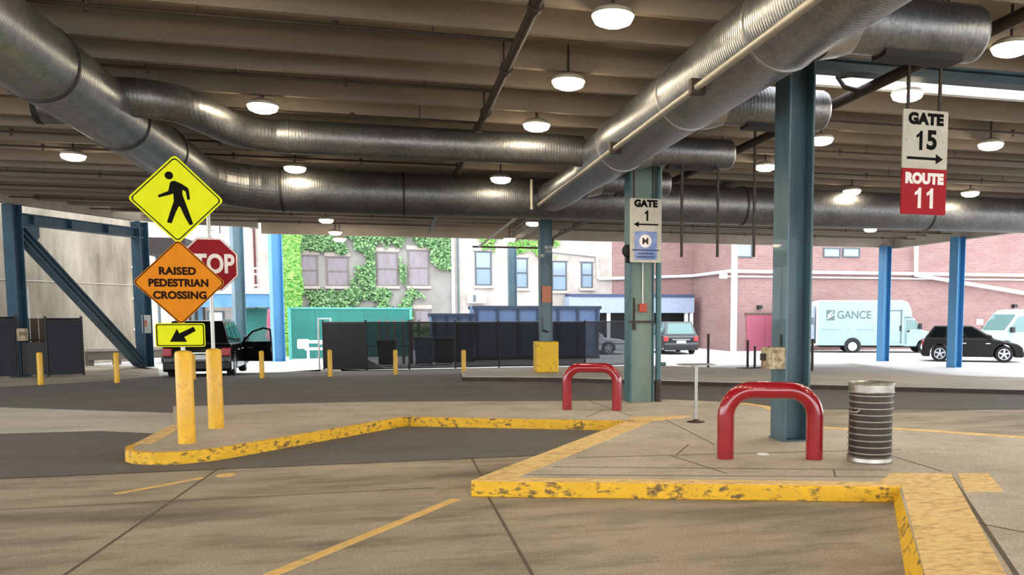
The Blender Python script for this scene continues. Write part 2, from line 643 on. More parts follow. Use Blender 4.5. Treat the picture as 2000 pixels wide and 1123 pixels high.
patch('lot_ground', [(-7, 29), (8, 27.3), (12.6, 23), (16.4, 19), (24, 12), (60, 12), (60, 62), (-45, 62), (-45, 34), (-11, 34), (-8, 33)], M['lot'], 0.006)
patch('asphalt_band', [(-30, 10.65), (2.3, 10.6), (4, 12.6), (0.18, 14.4), (-3.3, 14.6), (-30, 15.0)], M['asphalt'], 0.006)
patch('asphalt_lane', [(-30, 21.5), (-8.2, 19.6), (-6, 17.6), (-3.8, 16.4), (5.2, 15.3), (9.28, 14.1), (11.64, 13.5), (22, 10.5), (22, 12.2), (13.9, 16.3), (10, 18.8),
                       (6.7, 21), (4.4, 22.8), (1.9, 23.6), (2.2, 26.2), (3.2, 34.0), (-1.0, 34.4), (-2.3, 35.4), (-4.3, 33.6), (-7.0, 32.4), (-7.4, 26), (-9.5, 24.1), (-30, 24.1)], M['asphalt'], 0.006)
patch('raised_crossing', [(-30, 15.4), (-4.37, 14.55), (-3.3, 13.9), (-3.3, 16.6), (-5.7, 17.9), (-7.36, 18.8), (-30, 23)], M['pale'], 0.012)
struct(MB().prism([(1.89, 23.41), (4.37, 22.56), (6.73, 20.81), (9.95, 18.61), (13.87, 16.1), (22, 11.0), (24, 12.2), (16.4, 19.2), (12.4, 22.9), (8.7, 26.6), (6.2, 27.0), (2.1, 26.6)], -0.36, 0.12)
       .build('sidewalk', M['pale'], bevel=0.02))
struct(MB().prism([(1.85, 23.36), (4.33, 22.5), (6.68, 20.75), (9.9, 18.55), (13.82, 16.03), (21.9, 10.9), (22, 11.05), (13.87, 16.15), (9.95, 18.66), (6.73, 20.86), (4.37, 22.6), (1.9, 23.46)], 0.0, 0.1)
       .build('sidewalk_curb', M['iron']))

# ---- platform with its saw-tooth edge
NOSE = [(-3.2, 11.95), (-3.23, 11.72), (-3.17, 11.45), (-3.02, 11.24), (-2.78, 11.11), (-2.5, 11.08), (-2.2, 11.22), (-1.98, 11.41)]
PLAT = NOSE + [(0.18, 13.99), (3.54, 12.55), (0.74, 8.37), (4.72, 7.08), (2.08, 2.6), (5.6, 1.3), (4.0, -4), (14, -4), (14, 3.5), (9.6, 8.2),
               (8.29, 9.58), (7.09, 10.82), (6.37, 10.95), (6.11, 11.19), (6.57, 13.96), (6.4, 14.65), (5.22, 15.65), (4.13, 15.7), (-0.63, 16.72), (-3.84, 16.72), (-3.2, 13.9)]
struct(MB().prism(PLAT, -0.05, 0.15).build('platform', M['slab']))


def strip(pl, width, z0, z1, name, m, out=0.012, bevel=0.0):
    """a curb along a polyline; the body lies to the right of the direction of travel, 'out' stands proud on the left"""
    n = len(pl)
    L, Rr = [], []
    for i in range(n):
        a = Vector(pl[max(0, i - 1)])
        b = Vector(pl[min(n - 1, i + 1)])
        if 0 < i < n - 1:
            d1 = (Vector(pl[i]) - a).normalized()
            d2 = (b - Vector(pl[i])).normalized()
            d = (d1 + d2).normalized()
            k = 1 / max(0.4, math.sqrt((1 + d1.dot(d2)) / 2))
        else:
            d = (b - a).normalized()
            k = 1
        nr = Vector((d.y, -d.x)) * k
        p = Vector(pl[i])
        L.append(tuple(p - nr * out))
        Rr.append(tuple(p + nr * width))
    return struct(MB().prism(L + Rr[::-1], z0, z1).build(name, m, bevel=bevel))


islands = NOSE + [(0.18, 13.99)]
strip(islands[::-1], 0.07, 0.0, 0.153, 'curb', M['curb'], 0.015)
strip([(-3.2, 11.95), (-3.2, 13.9)], 0.2, 0.0, 0.156, 'curb', M['curbtop'], 0.015)
strip([(3.54, 12.55), (0.18, 13.99)], 0.07, 0.0, 0.153, 'curb', M['curb'], 0.015)
struct(MB().prism([(0.82, 8.525), (1.171, 8.406), (3.86, 12.41), (3.56, 12.62)], 0, 0.156).build('curb', M['curbtop']))
strip([(4.76, 7.035), (0.74, 8.37)], 0.17, 0.0, 0.153, 'curb', M['curb'], 0.02, 0.012)
struct(MB().prism([(0.74, 8.38), (0.86, 8.54), (4.62, 7.3), (4.62, 7.09)], 0.15, 0.158).build('curb_top', M['curbtop']))
struct(MB().hexa([(1.95, 2.6, 0), (2.3, 2.5, 0), (5.0, 7.1, 0), (4.68, 7.12, 0), (2.06, 2.6, 0.15), (2.3, 2.5, 0.15), (5.0, 7.1, 0.15), (4.77, 7.12, 0.15)]).build('curb', M['curb']))
struct(MB().prism([(2.07, 2.6), (4.74, 7.08), (4.63, 7.12), (4.63, 7.3), (5.01, 7.68), (5.6, 7.5), (4.97, 6.45), (2.5, 2.4)], 0.14, 0.157).build('curb_top', M['curbtop']))
struct(MB().prism([(5.68, 7.5), (5.99, 7.42), (5.52, 6.62), (5.17, 6.71)], 0.14, 0.156).build('curb_top', M['curbtop']))
struct(MB().prism([(3.5, 12.55), (3.74, 13.05), (4.74, 13.0), (4.5, 12.75), (3.9, 12.45)], 0.14, 0.156).build('curb_top', M['curbtop']))
strip([(6.4, 14.65), (6.57, 13.96), (6.11, 11.19), (6.37, 10.95), (7.09, 10.82), (8.29, 9.58), (9.6, 8.2)], 0.16, 0.0, 0.156, 'curb', M['curbtop'], 0.012)

# ---- painted lines, joints
def line(a, b, wd, z, name, m):
    a, b = Vector(a), Vector(b)
    d = (b - a).normalized()
    n = Vector((d.y, -d.x)) * wd / 2
    return struct(MB().prism([tuple(a - n), tuple(b - n), tuple(b + n), tuple(a + n)], z - 0.01, z).build(name, m))


line((-1.45, 5.25), (0.58, 8.28), 0.1, 0.005, 'road_line', M['roadpaint'])
line((-2.72, 9.4), (-2.05, 10.1), 0.07, 0.005, 'road_line', M['roadpaint'])
struct(MB().lathe([(0.1, 0), (0.1, 0.006)], (-1.83, 10.2, 0)).build('road_patch', M['roadpaint']))
line((-2.0, 10.6), (-2.3, 5.2), 0.024, 0.003, 'floor_joint', M['joint'])
line((0.9, 8.45), (0.92, 4.6), 0.024, 0.003, 'floor_joint', M['joint'])
line((-12, 8.9), (0.4, 8.9), 0.014, 0.003, 'floor_joint', M['joint'])
line((0.95, 8.9), (0.95, 10.65), 0.024, 0.003, 'floor_joint', M['joint'])
for a, b in (((985, 927), (1742, 932)), ((1080, 912), (1740, 918)), ((1125, 894), (1760, 878)), ((1320, 889), (1345, 868)), ((1310, 890), (1420, 925)), ((1300, 820), (1395, 868)),
             ((1628, 918), (1632, 932)), ((1900, 1020), (2000, 1040)), ((1150, 783), (1232, 812)), ((1740, 890), (1840, 921)), ((1180, 800), (1145, 815)), ((1855, 926), (2010, 1160))):
    p, q = onz(a[0], a[1], 0.15), onz(b[0], b[1], 0.15)
    line((p.x, p.y), (q.x, q.y), 0.035 if a == (1855, 926) else 0.014, 0.1535, 'platform_joint', M['joint'])
p = onz(1490, 887, 0.15)
struct(MB().lathe([(0.075, 0), (0.07, 0.006)], (p.x, p.y, 0.15)).build('floor_cap', M['whitepipe']))

# ---- roof: precast double tees spanning left to right
XMIN = [(24, -16.5), (27.0, -11.2), (28.2, -10.55), (32.4, -8.3), (33.3, -6.4), (33.7, -4.7), (34.2, -4.7)]
XMAX = 22.7


def xmin(y):
    return interp(y, XMIN)


def tee(y0, y1, x0f, x1, stems):
    m = MB()
    ya, yb = y0 + 0.008, y1 - 0.008
    m.hexa([(x0f(ya), ya, 5.55), (x1, ya, 5.55), (x1, yb, 5.55), (x0f(yb), yb, 5.55), (x0f(ya), ya, 5.68), (x1, ya, 5.68), (x1, yb, 5.68), (x0f(yb), yb, 5.68)])
    for s in stems:
        x0 = x0f(s) + 0.02
        m.hexa([(x0, s - 0.05, 5.2), (x1 - 0.02, s - 0.05, 5.2), (x1 - 0.02, s + 0.05, 5.2), (x0, s + 0.05, 5.2),
                (x0, s - 0.075, 5.56), (x1 - 0.02, s - 0.075, 5.56), (x1 - 0.02, s + 0.075, 5.56), (x0, s + 0.075, 5.56)])
    return struct(m.build('ceiling', M['ceil']))


for k in range(-7, 11):
    y0 = 8.76 + 2.44 * k
    y1 = min(y0 + 2.44, 35.0)
    st = [y for y in (y0 + 0.74, y0 + 1.74) if y < 34.7]
    if k == 0:
        tee(y0, y1, xmin, 5.4, st)
        tee(y0, 10.75, lambda y: 5.4, XMAX, st)
    elif k == 1:
        tee(y0, y1, xmin, 5.4, st)
        tee(11.85, y1, lambda y: 5.4, XMAX, [12.96])
        struct(MB().box(5.4, XMAX, 11.86, 11.98, 5.27, 5.57).build('trim_1', M['whitepipe']))
    else:
        tee(y0, y1, xmin, XMAX, st)
# roof edge beams
struct(MB().box(-4.7, 22.8, 34.9, 35.15, 4.9, 5.75).build('trim_2', M['edge']))
struct(MB().box(22.55, 22.85, 6, 35, 4.86, 5.75).build('trim_3', M['edge']))
ob = MB()
for (ya, xa), (yb, xb) in zip(XMIN[1:], XMIN[2:]):
    if yb - ya < 0.45 and xa == xb:
        continue
    ob.hexa([(xa - 0.25, ya, 5.0), (xb - 0.25, yb, 5.0), (xb, yb, 5.0), (xa, ya, 5.0), (xa - 0.25, ya, 5.75), (xb - 0.25, yb, 5.75), (xb, yb, 5.75), (xa, ya, 5.75)])
struct(ob.build('trim_4', M['edge']))


# ================================================================== STEEL COLUMNS AND BEAMS
def hcolumn(name, label, loc, z1, wx, dy, m, rz=0.0, group=None, tf=0.03):
    """wide-flange column: flanges left and right, web between them"""
    t = thing(name, label, 'column', loc, rz, group)
    h = z1 - loc[2]
    MB().box(-wx / 2, -wx / 2 + tf, -dy / 2, dy / 2, 0, h).build('flange', m, t, bevel=0.004)
    MB().box(wx / 2 - tf, wx / 2, -dy / 2, dy / 2, 0, h).build('flange', m, t, bevel=0.004)
    MB().box(-wx / 2 + tf, wx / 2 - tf, -0.012, 0.012, 0, h).build('web', m, t)
    MB().box(-wx / 2 - 0.015, wx / 2 + 0.015, -dy / 2 - 0.015, dy / 2 + 0.015, 0, 0.02).build('base_plate', m, t)
    return t


big = hcolumn('steel_column', 'large blue grey steel column behind the near red U-shaped rail', (5.1, 10.19, 0.15), 5.2, 0.36, 0.42, M['steel'])
# junction box on the column's left flange
jb = thing('junction_box', 'rust stained cream junction box on the large blue grey column', 'box', (4.9, 10.1, 1.25))
MB().box(-0.22, 0.02, -0.13, 0.11, -0.15, 0.13).build('housing', M['box'], jb, bevel=0.01)
MB().box(-0.18, -0.02, -0.145, -0.13, -0.11, 0.1).build('cover', M['box'], jb, bevel=0.006)
MB().box(-0.26, -0.22, -0.05, 0.05, -0.04, 0.05).build('lug', M['iron'], jb)
MB().tube([(0.01, 0, 0.14), (0.01, 0, 0.3)], 0.015).build('conduit', M['iron'], jb)

g1 = thing('steel_column', 'green grey box column behind the GATE 1 sign', 'column', (4.57, 15.4, 0.15))
MB().box(-0.21, 0.21, -0.1, 0.2, 0, 5.05).build('shaft', M['teal'], g1, bevel=0.01)
MB().box(-0.245, -0.21, -0.14, 0.24, 0, 5.05).build('flange', M['pipe_teal'], g1, bevel=0.004)
MB().box(0.21, 0.235, -0.14, 0.24, 0, 5.05).build('flange', M['pipe_teal'], g1, bevel=0.004)
MB().box(-0.25, 0.24, -0.155, -0.1, 1.5, 1.54).build('clamp', M['iron'], g1)
dp = thing('drain_pipe', 'teal drain pipe with rusty foot beside the green grey column', 'pipe', (4.9, 15.3, 0.15))
MB().tube([(0, 0, 0.4), (0, 0, 5.05)], 0.055, 14).build('riser', M['pipe_teal'], dp, True)
MB().tube([(0, 0, 0), (0, 0, 0.42)], 0.066, 14).build('rusty_foot', M['iron'], dp, True)
MB().tube([(0.04, -0.02, 0.72), (0.14, -0.02, 0.72)], 0.035, 10).build('valve', M['pipe_teal'], dp, True)
al = thing('fire_alarm', 'small red fire alarm box on the green grey column', 'alarm', (4.58, 15.3, 1.93))
MB().box(-0.075, 0.075, -0.07, 0, -0.08, 0.08).build('housing', M['alarm'], al, bevel=0.008)
MB().tube([(0, -0.03, 0.08), (0, -0.03, 0.95), (-0.06, -0.03, 1.0)], 0.012, 8).build('conduit', M['whitepipe'], al)
cb = thing('conduit', 'rusty conduit stub left of the red fire alarm box', 'pipe', (4.42, 15.29, 1.62))
MB().tube([(0, 0, 0), (0, 0, 0.5)], 0.018, 8).build('pipe', M['iron'], cb)
MB().box(-0.03, 0.03, -0.03, 0.0, -0.1, 0.0).build('clip', M['iron'], cb)
bell = thing('alarm_bell', 'black round alarm bell behind the left edge of GATE 1 sign', 'bell', (4.28, 15.22, 2.98))
MB().lathe([(0.02, 0.06), (0.1, 0.04), (0.12, -0.0), (0.1, -0.05), (0.03, -0.06)], (0, 0, 0), 18, 'y').build('gong', M['black'], bell, True)
MB().box(-0.05, 0.04, -0.04, 0.04, -0.22, -0.12).build('bracket', M['black'], bell)

c3 = thing('steel_column', 'blue grey column standing in a yellow guard near the dark fence', 'column', (4.42, 24.7, 0.12))
MB().box(-0.18, -0.155, -0.17, 0.17, 0, 5.0).build('flange', M['steel'], c3)
MB().box(0.155, 0.18, -0.17, 0.17, 0, 5.0).build('flange', M['steel'], c3)
MB().box(-0.155, 0.155, -0.14, 0.14, 0, 5.0).build('web', M['steel'], c3)
MB().box(-0.33, 0.33, -0.3, 0.3, 0.0, 0.9).build('yellow_guard', M['cover'], c3, bevel=0.03)
nt_ = thing('notice', 'faded orange notice on the column in the yellow guard', 'notice', (4.42, 24.5, 2.4))
MB().box(-0.14, 0.14, -0.012, 0, -0.24, 0.24).build('sheet', M['orange_notice'], nt_)
lettering('NOTICE', 0.06, M['inkbrown'], nt_, (0, -0.014, 0.14)) if False else None
vb = thing('valve', 'rusty valve on the column in the yellow guard', 'valve', (4.4, 24.5, 1.32))
MB().tube([(-0.1, -0.04, 0.03), (0.06, -0.04, -0.02)], 0.03, 10).build('body', M['iron'], vb, True)
MB().tube([(-0.1, -0.04, 0.03), (-0.12, -0.04, 0.4)], 0.012, 8).build('pipe', M['iron'], vb)

c4 = hcolumn('steel_column', 'slim dark column behind the navy dumpster, left of the guarded column', (ony(1001, 600, 43.6).x, 43.6, -0.35), 5.3, 0.42, 0.4, M['steel'])
hcolumn('steel_column', 'blue roof corner column in front of the white box van', (22.1, 34.8, -0.35), 4.95, 0.42, 0.4, M['blue'], 0.25)
hcolumn('steel_column', 'blue roof edge column in front of the dark crossover car', (22.3, 29.9, -0.35), 4.95, 0.44, 0.42, M['blue'], 0.25)
pA, pB = (-5.05, 41.7, -0.35), (-7.1, 44.4, -0.35)
hcolumn('steel_column', 'tall bright blue column left of the hanging green vine', pA, 6.6, 0.5, 0.4, M['blue'], 0.5)
hcolumn('steel_column', 'tall grey blue column right of the STOP sign', pB, 6.8, 0.5, 0.45, M['steel'], 0.5)

bm_ = thing('roof_beam', 'dark teal cross beam under the roof right of the large column', 'beam', (0, 10.45, 0))
MB().box(5.42, 22.5, -0.13, 0.13, 5.02, 5.045).build('lower_flange', M['beam'], bm_)
MB().box(5.42, 22.5, -0.02, 0.02, 5.045, 5.16).build('web', M['beam'], bm_)
MB().box(5.42, 22.5, -0.13, 0.13, 5.16, 5.195).build('upper_flange', M['beam'], bm_)
bm2 = thing('roof_beam', 'long brown beam along the column row under the far roof', 'beam', (4.9, 0, 0))
MB().box(-0.16, 0.16, 21.6, 34.8, 4.82, 4.86).build('lower_flange', M['ceil'], bm2)
MB().box(-0.02, 0.02, 21.6, 34.8, 4.86, 5.15).build('web', M['ceil'], bm2)
MB().box(-0.16, 0.16, 21.6, 34.8, 5.15, 5.19).build('upper_flange', M['ceil'], bm2)


# ================================================================== DUCTS
def smooth_path(pts, n=6):
    """Catmull-Rom through the points"""
    P = [Vector(p) for p in pts]
    P = [P[0] * 2 - P[1]] + P + [P[-1] * 2 - P[-2]]
    out = []
    for i in range(1, len(P) - 2):
        for k in range(n):
            t = k / n
            a, b, c, d = P[i - 1], P[i], P[i + 1], P[i + 2]
            out.append(0.5 * ((2 * b) + (c - a) * t + (2 * a - 5 * b + 4 * c - d) * t * t + (3 * b - a - 3 * c + d) * t ** 3))
    out.append(P[-2])
    return out


M['duct_y'] = spiral_metal('galvanised spiral duct lengthwise', '#8b8d91', 0.34, 'Y')
M['duct_x'] = spiral_metal('galvanised spiral duct crosswise', '#7a7a7b', 0.42, 'X', groove=0.12)


def ring_y(name, x, y, z, r, wd, m, parent):
    return MB().lathe([(r - 0.02, -wd / 2), (r + 0.018, -wd / 2), (r + 0.018, wd / 2), (r - 0.02, wd / 2)], (x, y, z), 40, 'y').build(name, m, parent)


def ring_x(name, x, y, z, r, wd, m, parent):
    return MB().lathe([(r - 0.02, -wd / 2), (r + 0.015, -wd / 2), (r + 0.015, wd / 2), (r - 0.02, wd / 2)], (x, y, z), 36, 'x').build(name, m, parent)


LX, LZ, LR = -3.9, 4.72, 0.45
LY = 20.75


def ring_at(x, z, pxs):
    out = []
    for q in pxs:
        lo, hi = 2.0, 40.0
        for i in range(50):
            mid = (lo + hi) / 2
            d = Vector((x, mid, z)) - CAM
            v = PX + F * d.dot(R_) / d.dot(FW)
            if (v < q) == (x < 0):
                lo = mid
            else:
                hi = mid
        out.append(lo)
    return out


LRINGS = ring_at(LX, LZ, (70, 228, 312, 378))
d1 = thing('air_duct', 'thick spiral air duct running from the upper left corner', 'duct', (0, 0, 0))
MB().tube([(LX, y, LZ) for y in (-2, 4, 8, 12, 16, 19.2)], LR, 40).build('straight_run', M['duct_y'], d1, True)
el = [(LX, 19.2, LZ)] + [(LX + 1.45 * (1 - math.cos(a)), 19.2 + 1.55 * math.sin(a), LZ + (4.63 - LZ) * a / (pi / 2)) for a in [pi / 2 * i / 6 for i in range(1, 7)]]
MB().tube(el, [LR + (0.49 - LR) * i / 6 for i in range(7)], 40).build('elbow', M['duct_x'], d1, False)
for y in LRINGS:
    ring_y('joint_band', LX, y, LZ, LR, 0.05, M['band'], d1)
d2 = thing('air_duct', 'thickest air duct crossing the whole hall in the distance', 'duct', (0, 0, 0))
MB().tube([(x, LY, 4.63) for x in (-2.45, 3, 8, 13, 18, 22)], 0.49, 40).build('straight_run', M['duct_x'], d2, True)
for x in (-2.3, 0.35, 5.9, 8.9, 14.4, 17.9):
    ring_x('joint_band', x, LY, 4.63, 0.49, 0.05, M['band'], d2)
MB().lathe([(0.28, 0), (0.25, 0.1), (0.12, 0.17), (0.0, 0.18)], (8.5, LY, 5.05), 20).build('access_cap', M['duct_x'], d2, True)

RX, RZ, RR = 3.9, 4.72, 0.45
d3 = thing('air_duct', 'thick spiral air duct running from the top edge right of centre', 'duct', (0, 0, 0))
MB().tube([(RX, y, RZ) for y in (-2, 4, 8, 12, 15.2)], RR, 40).build('straight_run', M['duct_y'], d3, True)
MB().tube([(RX, 15.2, RZ), (RX, 15.9, RZ), (RX, 16.5, 4.66), (RX, 17.5, 4.66), (RX, 19.4, 4.64), (RX - 0.1, 20.2, 4.63)], [RR, RR, 0.37, 0.36, 0.36, 0.36], 36).build('reducer', M['duct_y'], d3, True, angle=25)
for y in (8.08, 10.9, 14.26, 16.13):
    ring_y('joint_band', RX, y, RZ if y < 16 else 4.66, RR if y < 16 else 0.36, 0.045, M['bandlite'], d3)
# slim cross duct with its S-bend
d4 = thing('air_duct', 'slimmer cross duct with an S-bend leaving the left duct', 'duct', (0, 0, 0))
sp = smooth_path([(LX, 13.5, 4.8), (LX + 0.3, 13.55, 4.86), (-3.25, 13.6, 4.86), (-2.92, 13.85, 4.86), (-2.68, 14.5, 4.85), (-2.4, 15.25, 4.83), (-1.9, 15.58, 4.82), (-1.6, 15.6, 4.82)], 5)
MB().tube(sp, 0.27, 28).build('s_bend', M['duct_x'], d4, True)
MB().tube([(-1.72, 15.6, 4.82), (0.8, 15.6, 4.82), (3.5, 15.6, 4.82)], 0.28, 32).build('straight_run', M['duct_x'], d4, True)
for x in (-1.6, 1.2, 3.0):
    ring_x('joint_band', x, 15.6, 4.82, 0.28, 0.03, M['duct_x'], d4)
# branch ducts right of the right duct
ords = ['nearest short branch duct, ending beside the GATE 15 sign rods', 'short branch duct half hidden by the large blue grey column',
        'short branch duct with a grille, left of the large column', 'farthest short branch duct, above the GATE 1 sign']
for i, (y, r) in enumerate(((7.85, 0.29), (11.25, 0.28), (14.68, 0.27), (18.3, 0.27))):
    b = thing('branch_duct', ords[i], 'duct', (0, y, 4.72), 0, 'branch ducts of the right-hand air duct')
    x1 = 6.1 if y > 8 else 6.0
    MB().tube([(RX + 0.3, 0, 0), (x1 - 0.08, 0, 0), (x1 - 0.03, 0, 0), (x1, 0, 0)], [r, r, r - 0.02, r - 0.07], 32).build('run', M['duct_x'], b, True)
    MB().tube([(RX + 0.3, 0, 0), (RX + 0.5, 0, 0), (RX + 0.62, 0, 0)], [r + 0.09, r + 0.05, r + 0.01], 32).build('collar', M['bandlite'], b, True)
    MB().box(4.85, 5.75, -0.13, 0.13, -r - 0.03, -r + 0.05).build('grille', M['grille'], b)

sb = onz(105, 208, 4.72)
b = thing('branch_duct', 'dark short stub duct on the far side of the thick left duct', 'duct', (0, sb.y, 4.72))
MB().tube([(LX - 0.3, 0, 0), (sb.x - 0.15, 0, 0)], 0.24, 24).build('run', M['duct_x'], b, True)
MB().tube([(sb.x - 0.22, 0, 0), (sb.x - 0.15, 0, 0)], 0.25, 24).build('end_cap', M['grille'], b)

# ================================================================== SPRINKLER AND OTHER PIPES
def headset(t, xs, y, z, m):
    for x in xs:
        MB().lathe([(0.035, 0.05), (0.035, 0.0), (0.012, -0.01), (0.012, -0.05), (0.03, -0.055), (0.03, -0.065)], (x, y, z), 8).build('sprinkler_head', m, t)


mp_ = thing('sprinkler_main', 'brown sprinkler main under the ceiling left of the lamp row', 'pipe', (0, 0, 0))
MB().tube([(1.56, 2, 5.08), (1.56, 34.6, 5.08)], 0.06, 12).build('pipe', M['iron'], mp_, True)
for y in (9.2, 11.6, 14.1, 15.4, 20.0):
    MB().tube([(1.56, y - 0.06, 5.08), (1.56, y + 0.06, 5.08)], 0.085, 12).build('coupling', M['iron'], mp_)
    MB().tube([(1.56, y + 0.2, 5.1), (1.56, y + 0.2, 5.5)], 0.012, 6).build('hanger', M['iron'], mp_)
for i, y in enumerate((8.1, 10.52, 12.93, 15.1, 17.95, 19.4, 22.8, 25.2, 27.7, 30.1, 32.6)):
    where = ('first', 'second', 'third', 'fourth', 'fifth', 'sixth', 'seventh', 'eighth', 'ninth', 'tenth', 'eleventh')[i]
    t = thing('sprinkler_branch', 'thin dark sprinkler branch, %s from the camera, left of the sprinkler main' % where, 'pipe', (0, 0, 0), 0, 'sprinkler branches left of the main')
    x0 = max(-14, xmin(y) + 0.5)
    zz = 5.12
    if y < 20:
        segs = [(x0, 1.5)]
    else:
        segs = [(x0, 1.5)]
    for a, b in segs:
        MB().tube([(a, y, zz), (b, y, zz), (1.56, y, 5.09)], 0.02, 8).build('pipe', M['iron'], t)
    xs = [x for x in (-12.6, -9.6, -6.6, -3.1, -0.55) if x > x0 + 0.3]
    headset(t, xs, y, zz, M['iron'])
    for x in xs:
        MB().tube([(x + 1.1, y, zz), (x + 1.1, y, 5.5)], 0.008, 6).build('hanger', M['iron'], t)

d5 = thing('sprinkler_main', 'pale sprinkler pipe running along the lower side of the right duct', 'pipe', (0, 0, 0))
MB().tube([(3.45, 2, 4.4), (3.45, 20.1, 4.4)], 0.04, 10).build('near_run', M['conduit'], d5, True)
MB().tube([(3.45, 21.3, 4.5), (3.45, 34.3, 4.5)], 0.04, 10).build('far_run', M['conduit'], d5, True)
for y in (6.05, 9.4, 13.1):
    MB().box(3.38, 3.56, y - 0.05, y + 0.05, 4.33, 4.5).build('clamp', M['iron'], d5)
MB().tube([(3.3, 20.2, 4.3), (3.3, 20.2, 5.0)], 0.04, 8).build('post', M['conduit'], d5)
MB().tube([(3.2, 34.2, 4.5), (6.35, 34.2, 4.5)], 0.035, 8).build('cross_pipe', M['iron'], d5)
d6 = thing('sprinkler_main', 'rusty pipe running past the ends of the branch ducts', 'pipe', (0, 0, 0))
MB().tube([(6.4, 2, 4.9), (6.4, 20.3, 4.9)], 0.075, 12).build('near_run', M['iron'], d6, True)
MB().tube([(6.4, 21.2, 4.9), (6.4, 34.0, 4.9), (6.4, 34.2, 4.6)], 0.06, 12).build('far_run', M['iron'], d6, True)
MB().tube([(6.4, 10.8, 4.9), (6.15, 10.8, 4.95), (6.05, 10.8, 5.12), (6.4, 10.8, 5.2), (7.2, 10.8, 5.2)][:2] + [(6.1, 10.9, 5.1), (6.3, 10.9, 5.15), (7.3, 10.9, 5.15)], 0.035, 8).build('bypass', M['iron'], d6, True)
for y in (8.9, 12.5, 15.9, 26.0):
    MB().tube([(6.4, y, 4.95), (6.4, y, 5.5)], 0.015, 6).build('hanger', M['iron'], d6)
vt = thing('valve', 'black valve on the rusty pipe left of the large column', 'valve', (6.4, 12.75, 4.9))
MB().lathe([(0.05, -0.02), (0.1, 0.0), (0.1, 0.1), (0.05, 0.14), (0.04, 0.3), (0.09, 0.32), (0.09, 0.36), (0.02, 0.38)], (0, 0, 0.03), 12).build('body', M['black'], vt, True)
for i, y in enumerate((13.3, 15.75, 18.2, 22.9, 25.3, 27.8, 30.2, 32.7)):
    where = ('first', 'second', 'third', 'fourth', 'fifth', 'sixth', 'seventh', 'eighth')[i]
    t = thing('sprinkler_branch', 'thin dark sprinkler branch, %s from the white roof gap, right of the rusty pipe' % where, 'pipe', (0, 0, 0), 0, 'sprinkler branches right of the rusty pipe')
    MB().tube([(6.4, y, 4.97), (6.5, y, 5.1), (22.2, y, 5.1)], 0.02, 8).build('pipe', M['iron'], t)
    xs = (8.9, 11.0, 14.2, 17.4, 20.6)
    headset(t, xs, y, 5.1, M['iron'])
    for x in xs:
        MB().tube([(x + 0.6, y, 5.1), (x + 0.6, y, 5.5)], 0.008, 6).build('hanger', M['iron'], t)


# ================================================================== CEILING LAMPS
def make_lamp():
    t = thing('ceiling_lamp', '', 'lamp', (0, 0, 0), 0, 'ceiling lamps')
    MB().lathe([(0.08, 0.1), (0.16, 0.075), (0.225, 0.035), (0.235, 0.0), (0.235, -0.01), (0.222, -0.01)], (0, 0, 0), 24).build('housing', M['lampbody'], t, True)
    MB().tube([(0, 0, 0.09), (0, 0, 0.52)], 0.018, 8).build('stem', M['iron'], t)
    MB().lathe([(0.225, 0.0), (0.224, -0.03), (0.2, -0.075), (0.13, -0.105), (0.03, -0.115)], (0, 0, 0), 24).build('diffuser', M['lamp'], t, True)
    return t


LAMPS = [((1197, 30), 5.06, 'largest lit ceiling lamp, at the top edge left of the right duct'),
         ((1110, 158), 5.06, 'second lit lamp below the largest, left of the right duct'),
         ((1048, 243), 5.06, 'lit lamp just above the slim cross duct near the right duct'),
         ((978, 348), 4.88, 'small lit lamp between the slim and the thick cross ducts'),
         ((513, 206), 5.06, 'lit lamp above the S-bend of the slim cross duct'),
         ((576, 327), 5.0, 'lit lamp overlapping the thick cross duct, below the S-bend'),
         ((637, 429), 4.9, 'lit lamp hanging just under the thick cross duct, left of centre'),
         ((655, 453), 4.8, 'far lit lamp at the roof edge above the ivy'),
         ((663, 466), 4.68, 'farthest lit lamp hanging before the ivy wall'),
         ((143, 303), 5.06, 'lit lamp at the far left, left of the thick left duct'),
         ((1975, 90), 5.06, 'lit lamp cut by the right edge of the photo'),
         ((1772, 182), 5.06, 'lit lamp behind the rod of the GATE 15 sign'),
         ((1603, 271), 5.06, 'lit lamp touching the right edge of the large column'),
         ((1495, 324), 5.06, 'lit lamp just left of the large blue grey column'),
         ((1935, 281), 5.06, 'lit lamp right of the GATE 15 panel'),
         ((1664, 372), 5.06, 'lit lamp between the large column and the ROUTE 11 panel'),
         ((1895, 376), 5.06, 'lit lamp right of the ROUTE 11 panel'),
         ((1041, 435), 4.85, 'lit lamp in front of the column with the yellow guard'),
         ((995, 466), 4.72, 'lit lamp hanging left of the column with the yellow guard'),
         ((407, 452), 4.85, 'left one of two far lamps above the STOP sign'),
         ((430, 462), 4.75, 'right one of two far lamps above the STOP sign'),
         ((1700, 447), 4.9, 'tiny lamp below the thick cross duct right of the large column')]
SP = [onz(a[0], a[1], z) for a, z, l in LAMPS]
fill_lamps = [(2.55, 6.7), (2.55, 3.8), (2.55, 0.6), (-2.05, 9.2), (-2.05, 3.2), (7.9, 6.4), (7.9, 3.4), (-6.5, 14.8), (-6.5, 8.8), (-6.5, 2.8), (12, 8.5)]  # unseen lamps, added only to light the foreground
lamp0 = make_lamp()
for i, (p, (a, z, l)) in enumerate(zip(SP, LAMPS)):
    o = lamp0 if i == 0 else copy_tree(lamp0)
    o.location = (p.x, p.y, z)
    o['label'] = l
for i, (x, y) in enumerate(fill_lamps):
    o = copy_tree(lamp0)
    o.location = (x, y, 5.06)
    o['label'] = 'added ceiling lamp out of view, put in to light the foreground'

# ================================================================== SIGNS
SX, SY = -2.58, 11.88


def S(cx, cy):
    """shape on the sign boards: metres left/right and up/down from a board centre, from measured units"""
    return (cx / 427.0, -cy / 427.0)


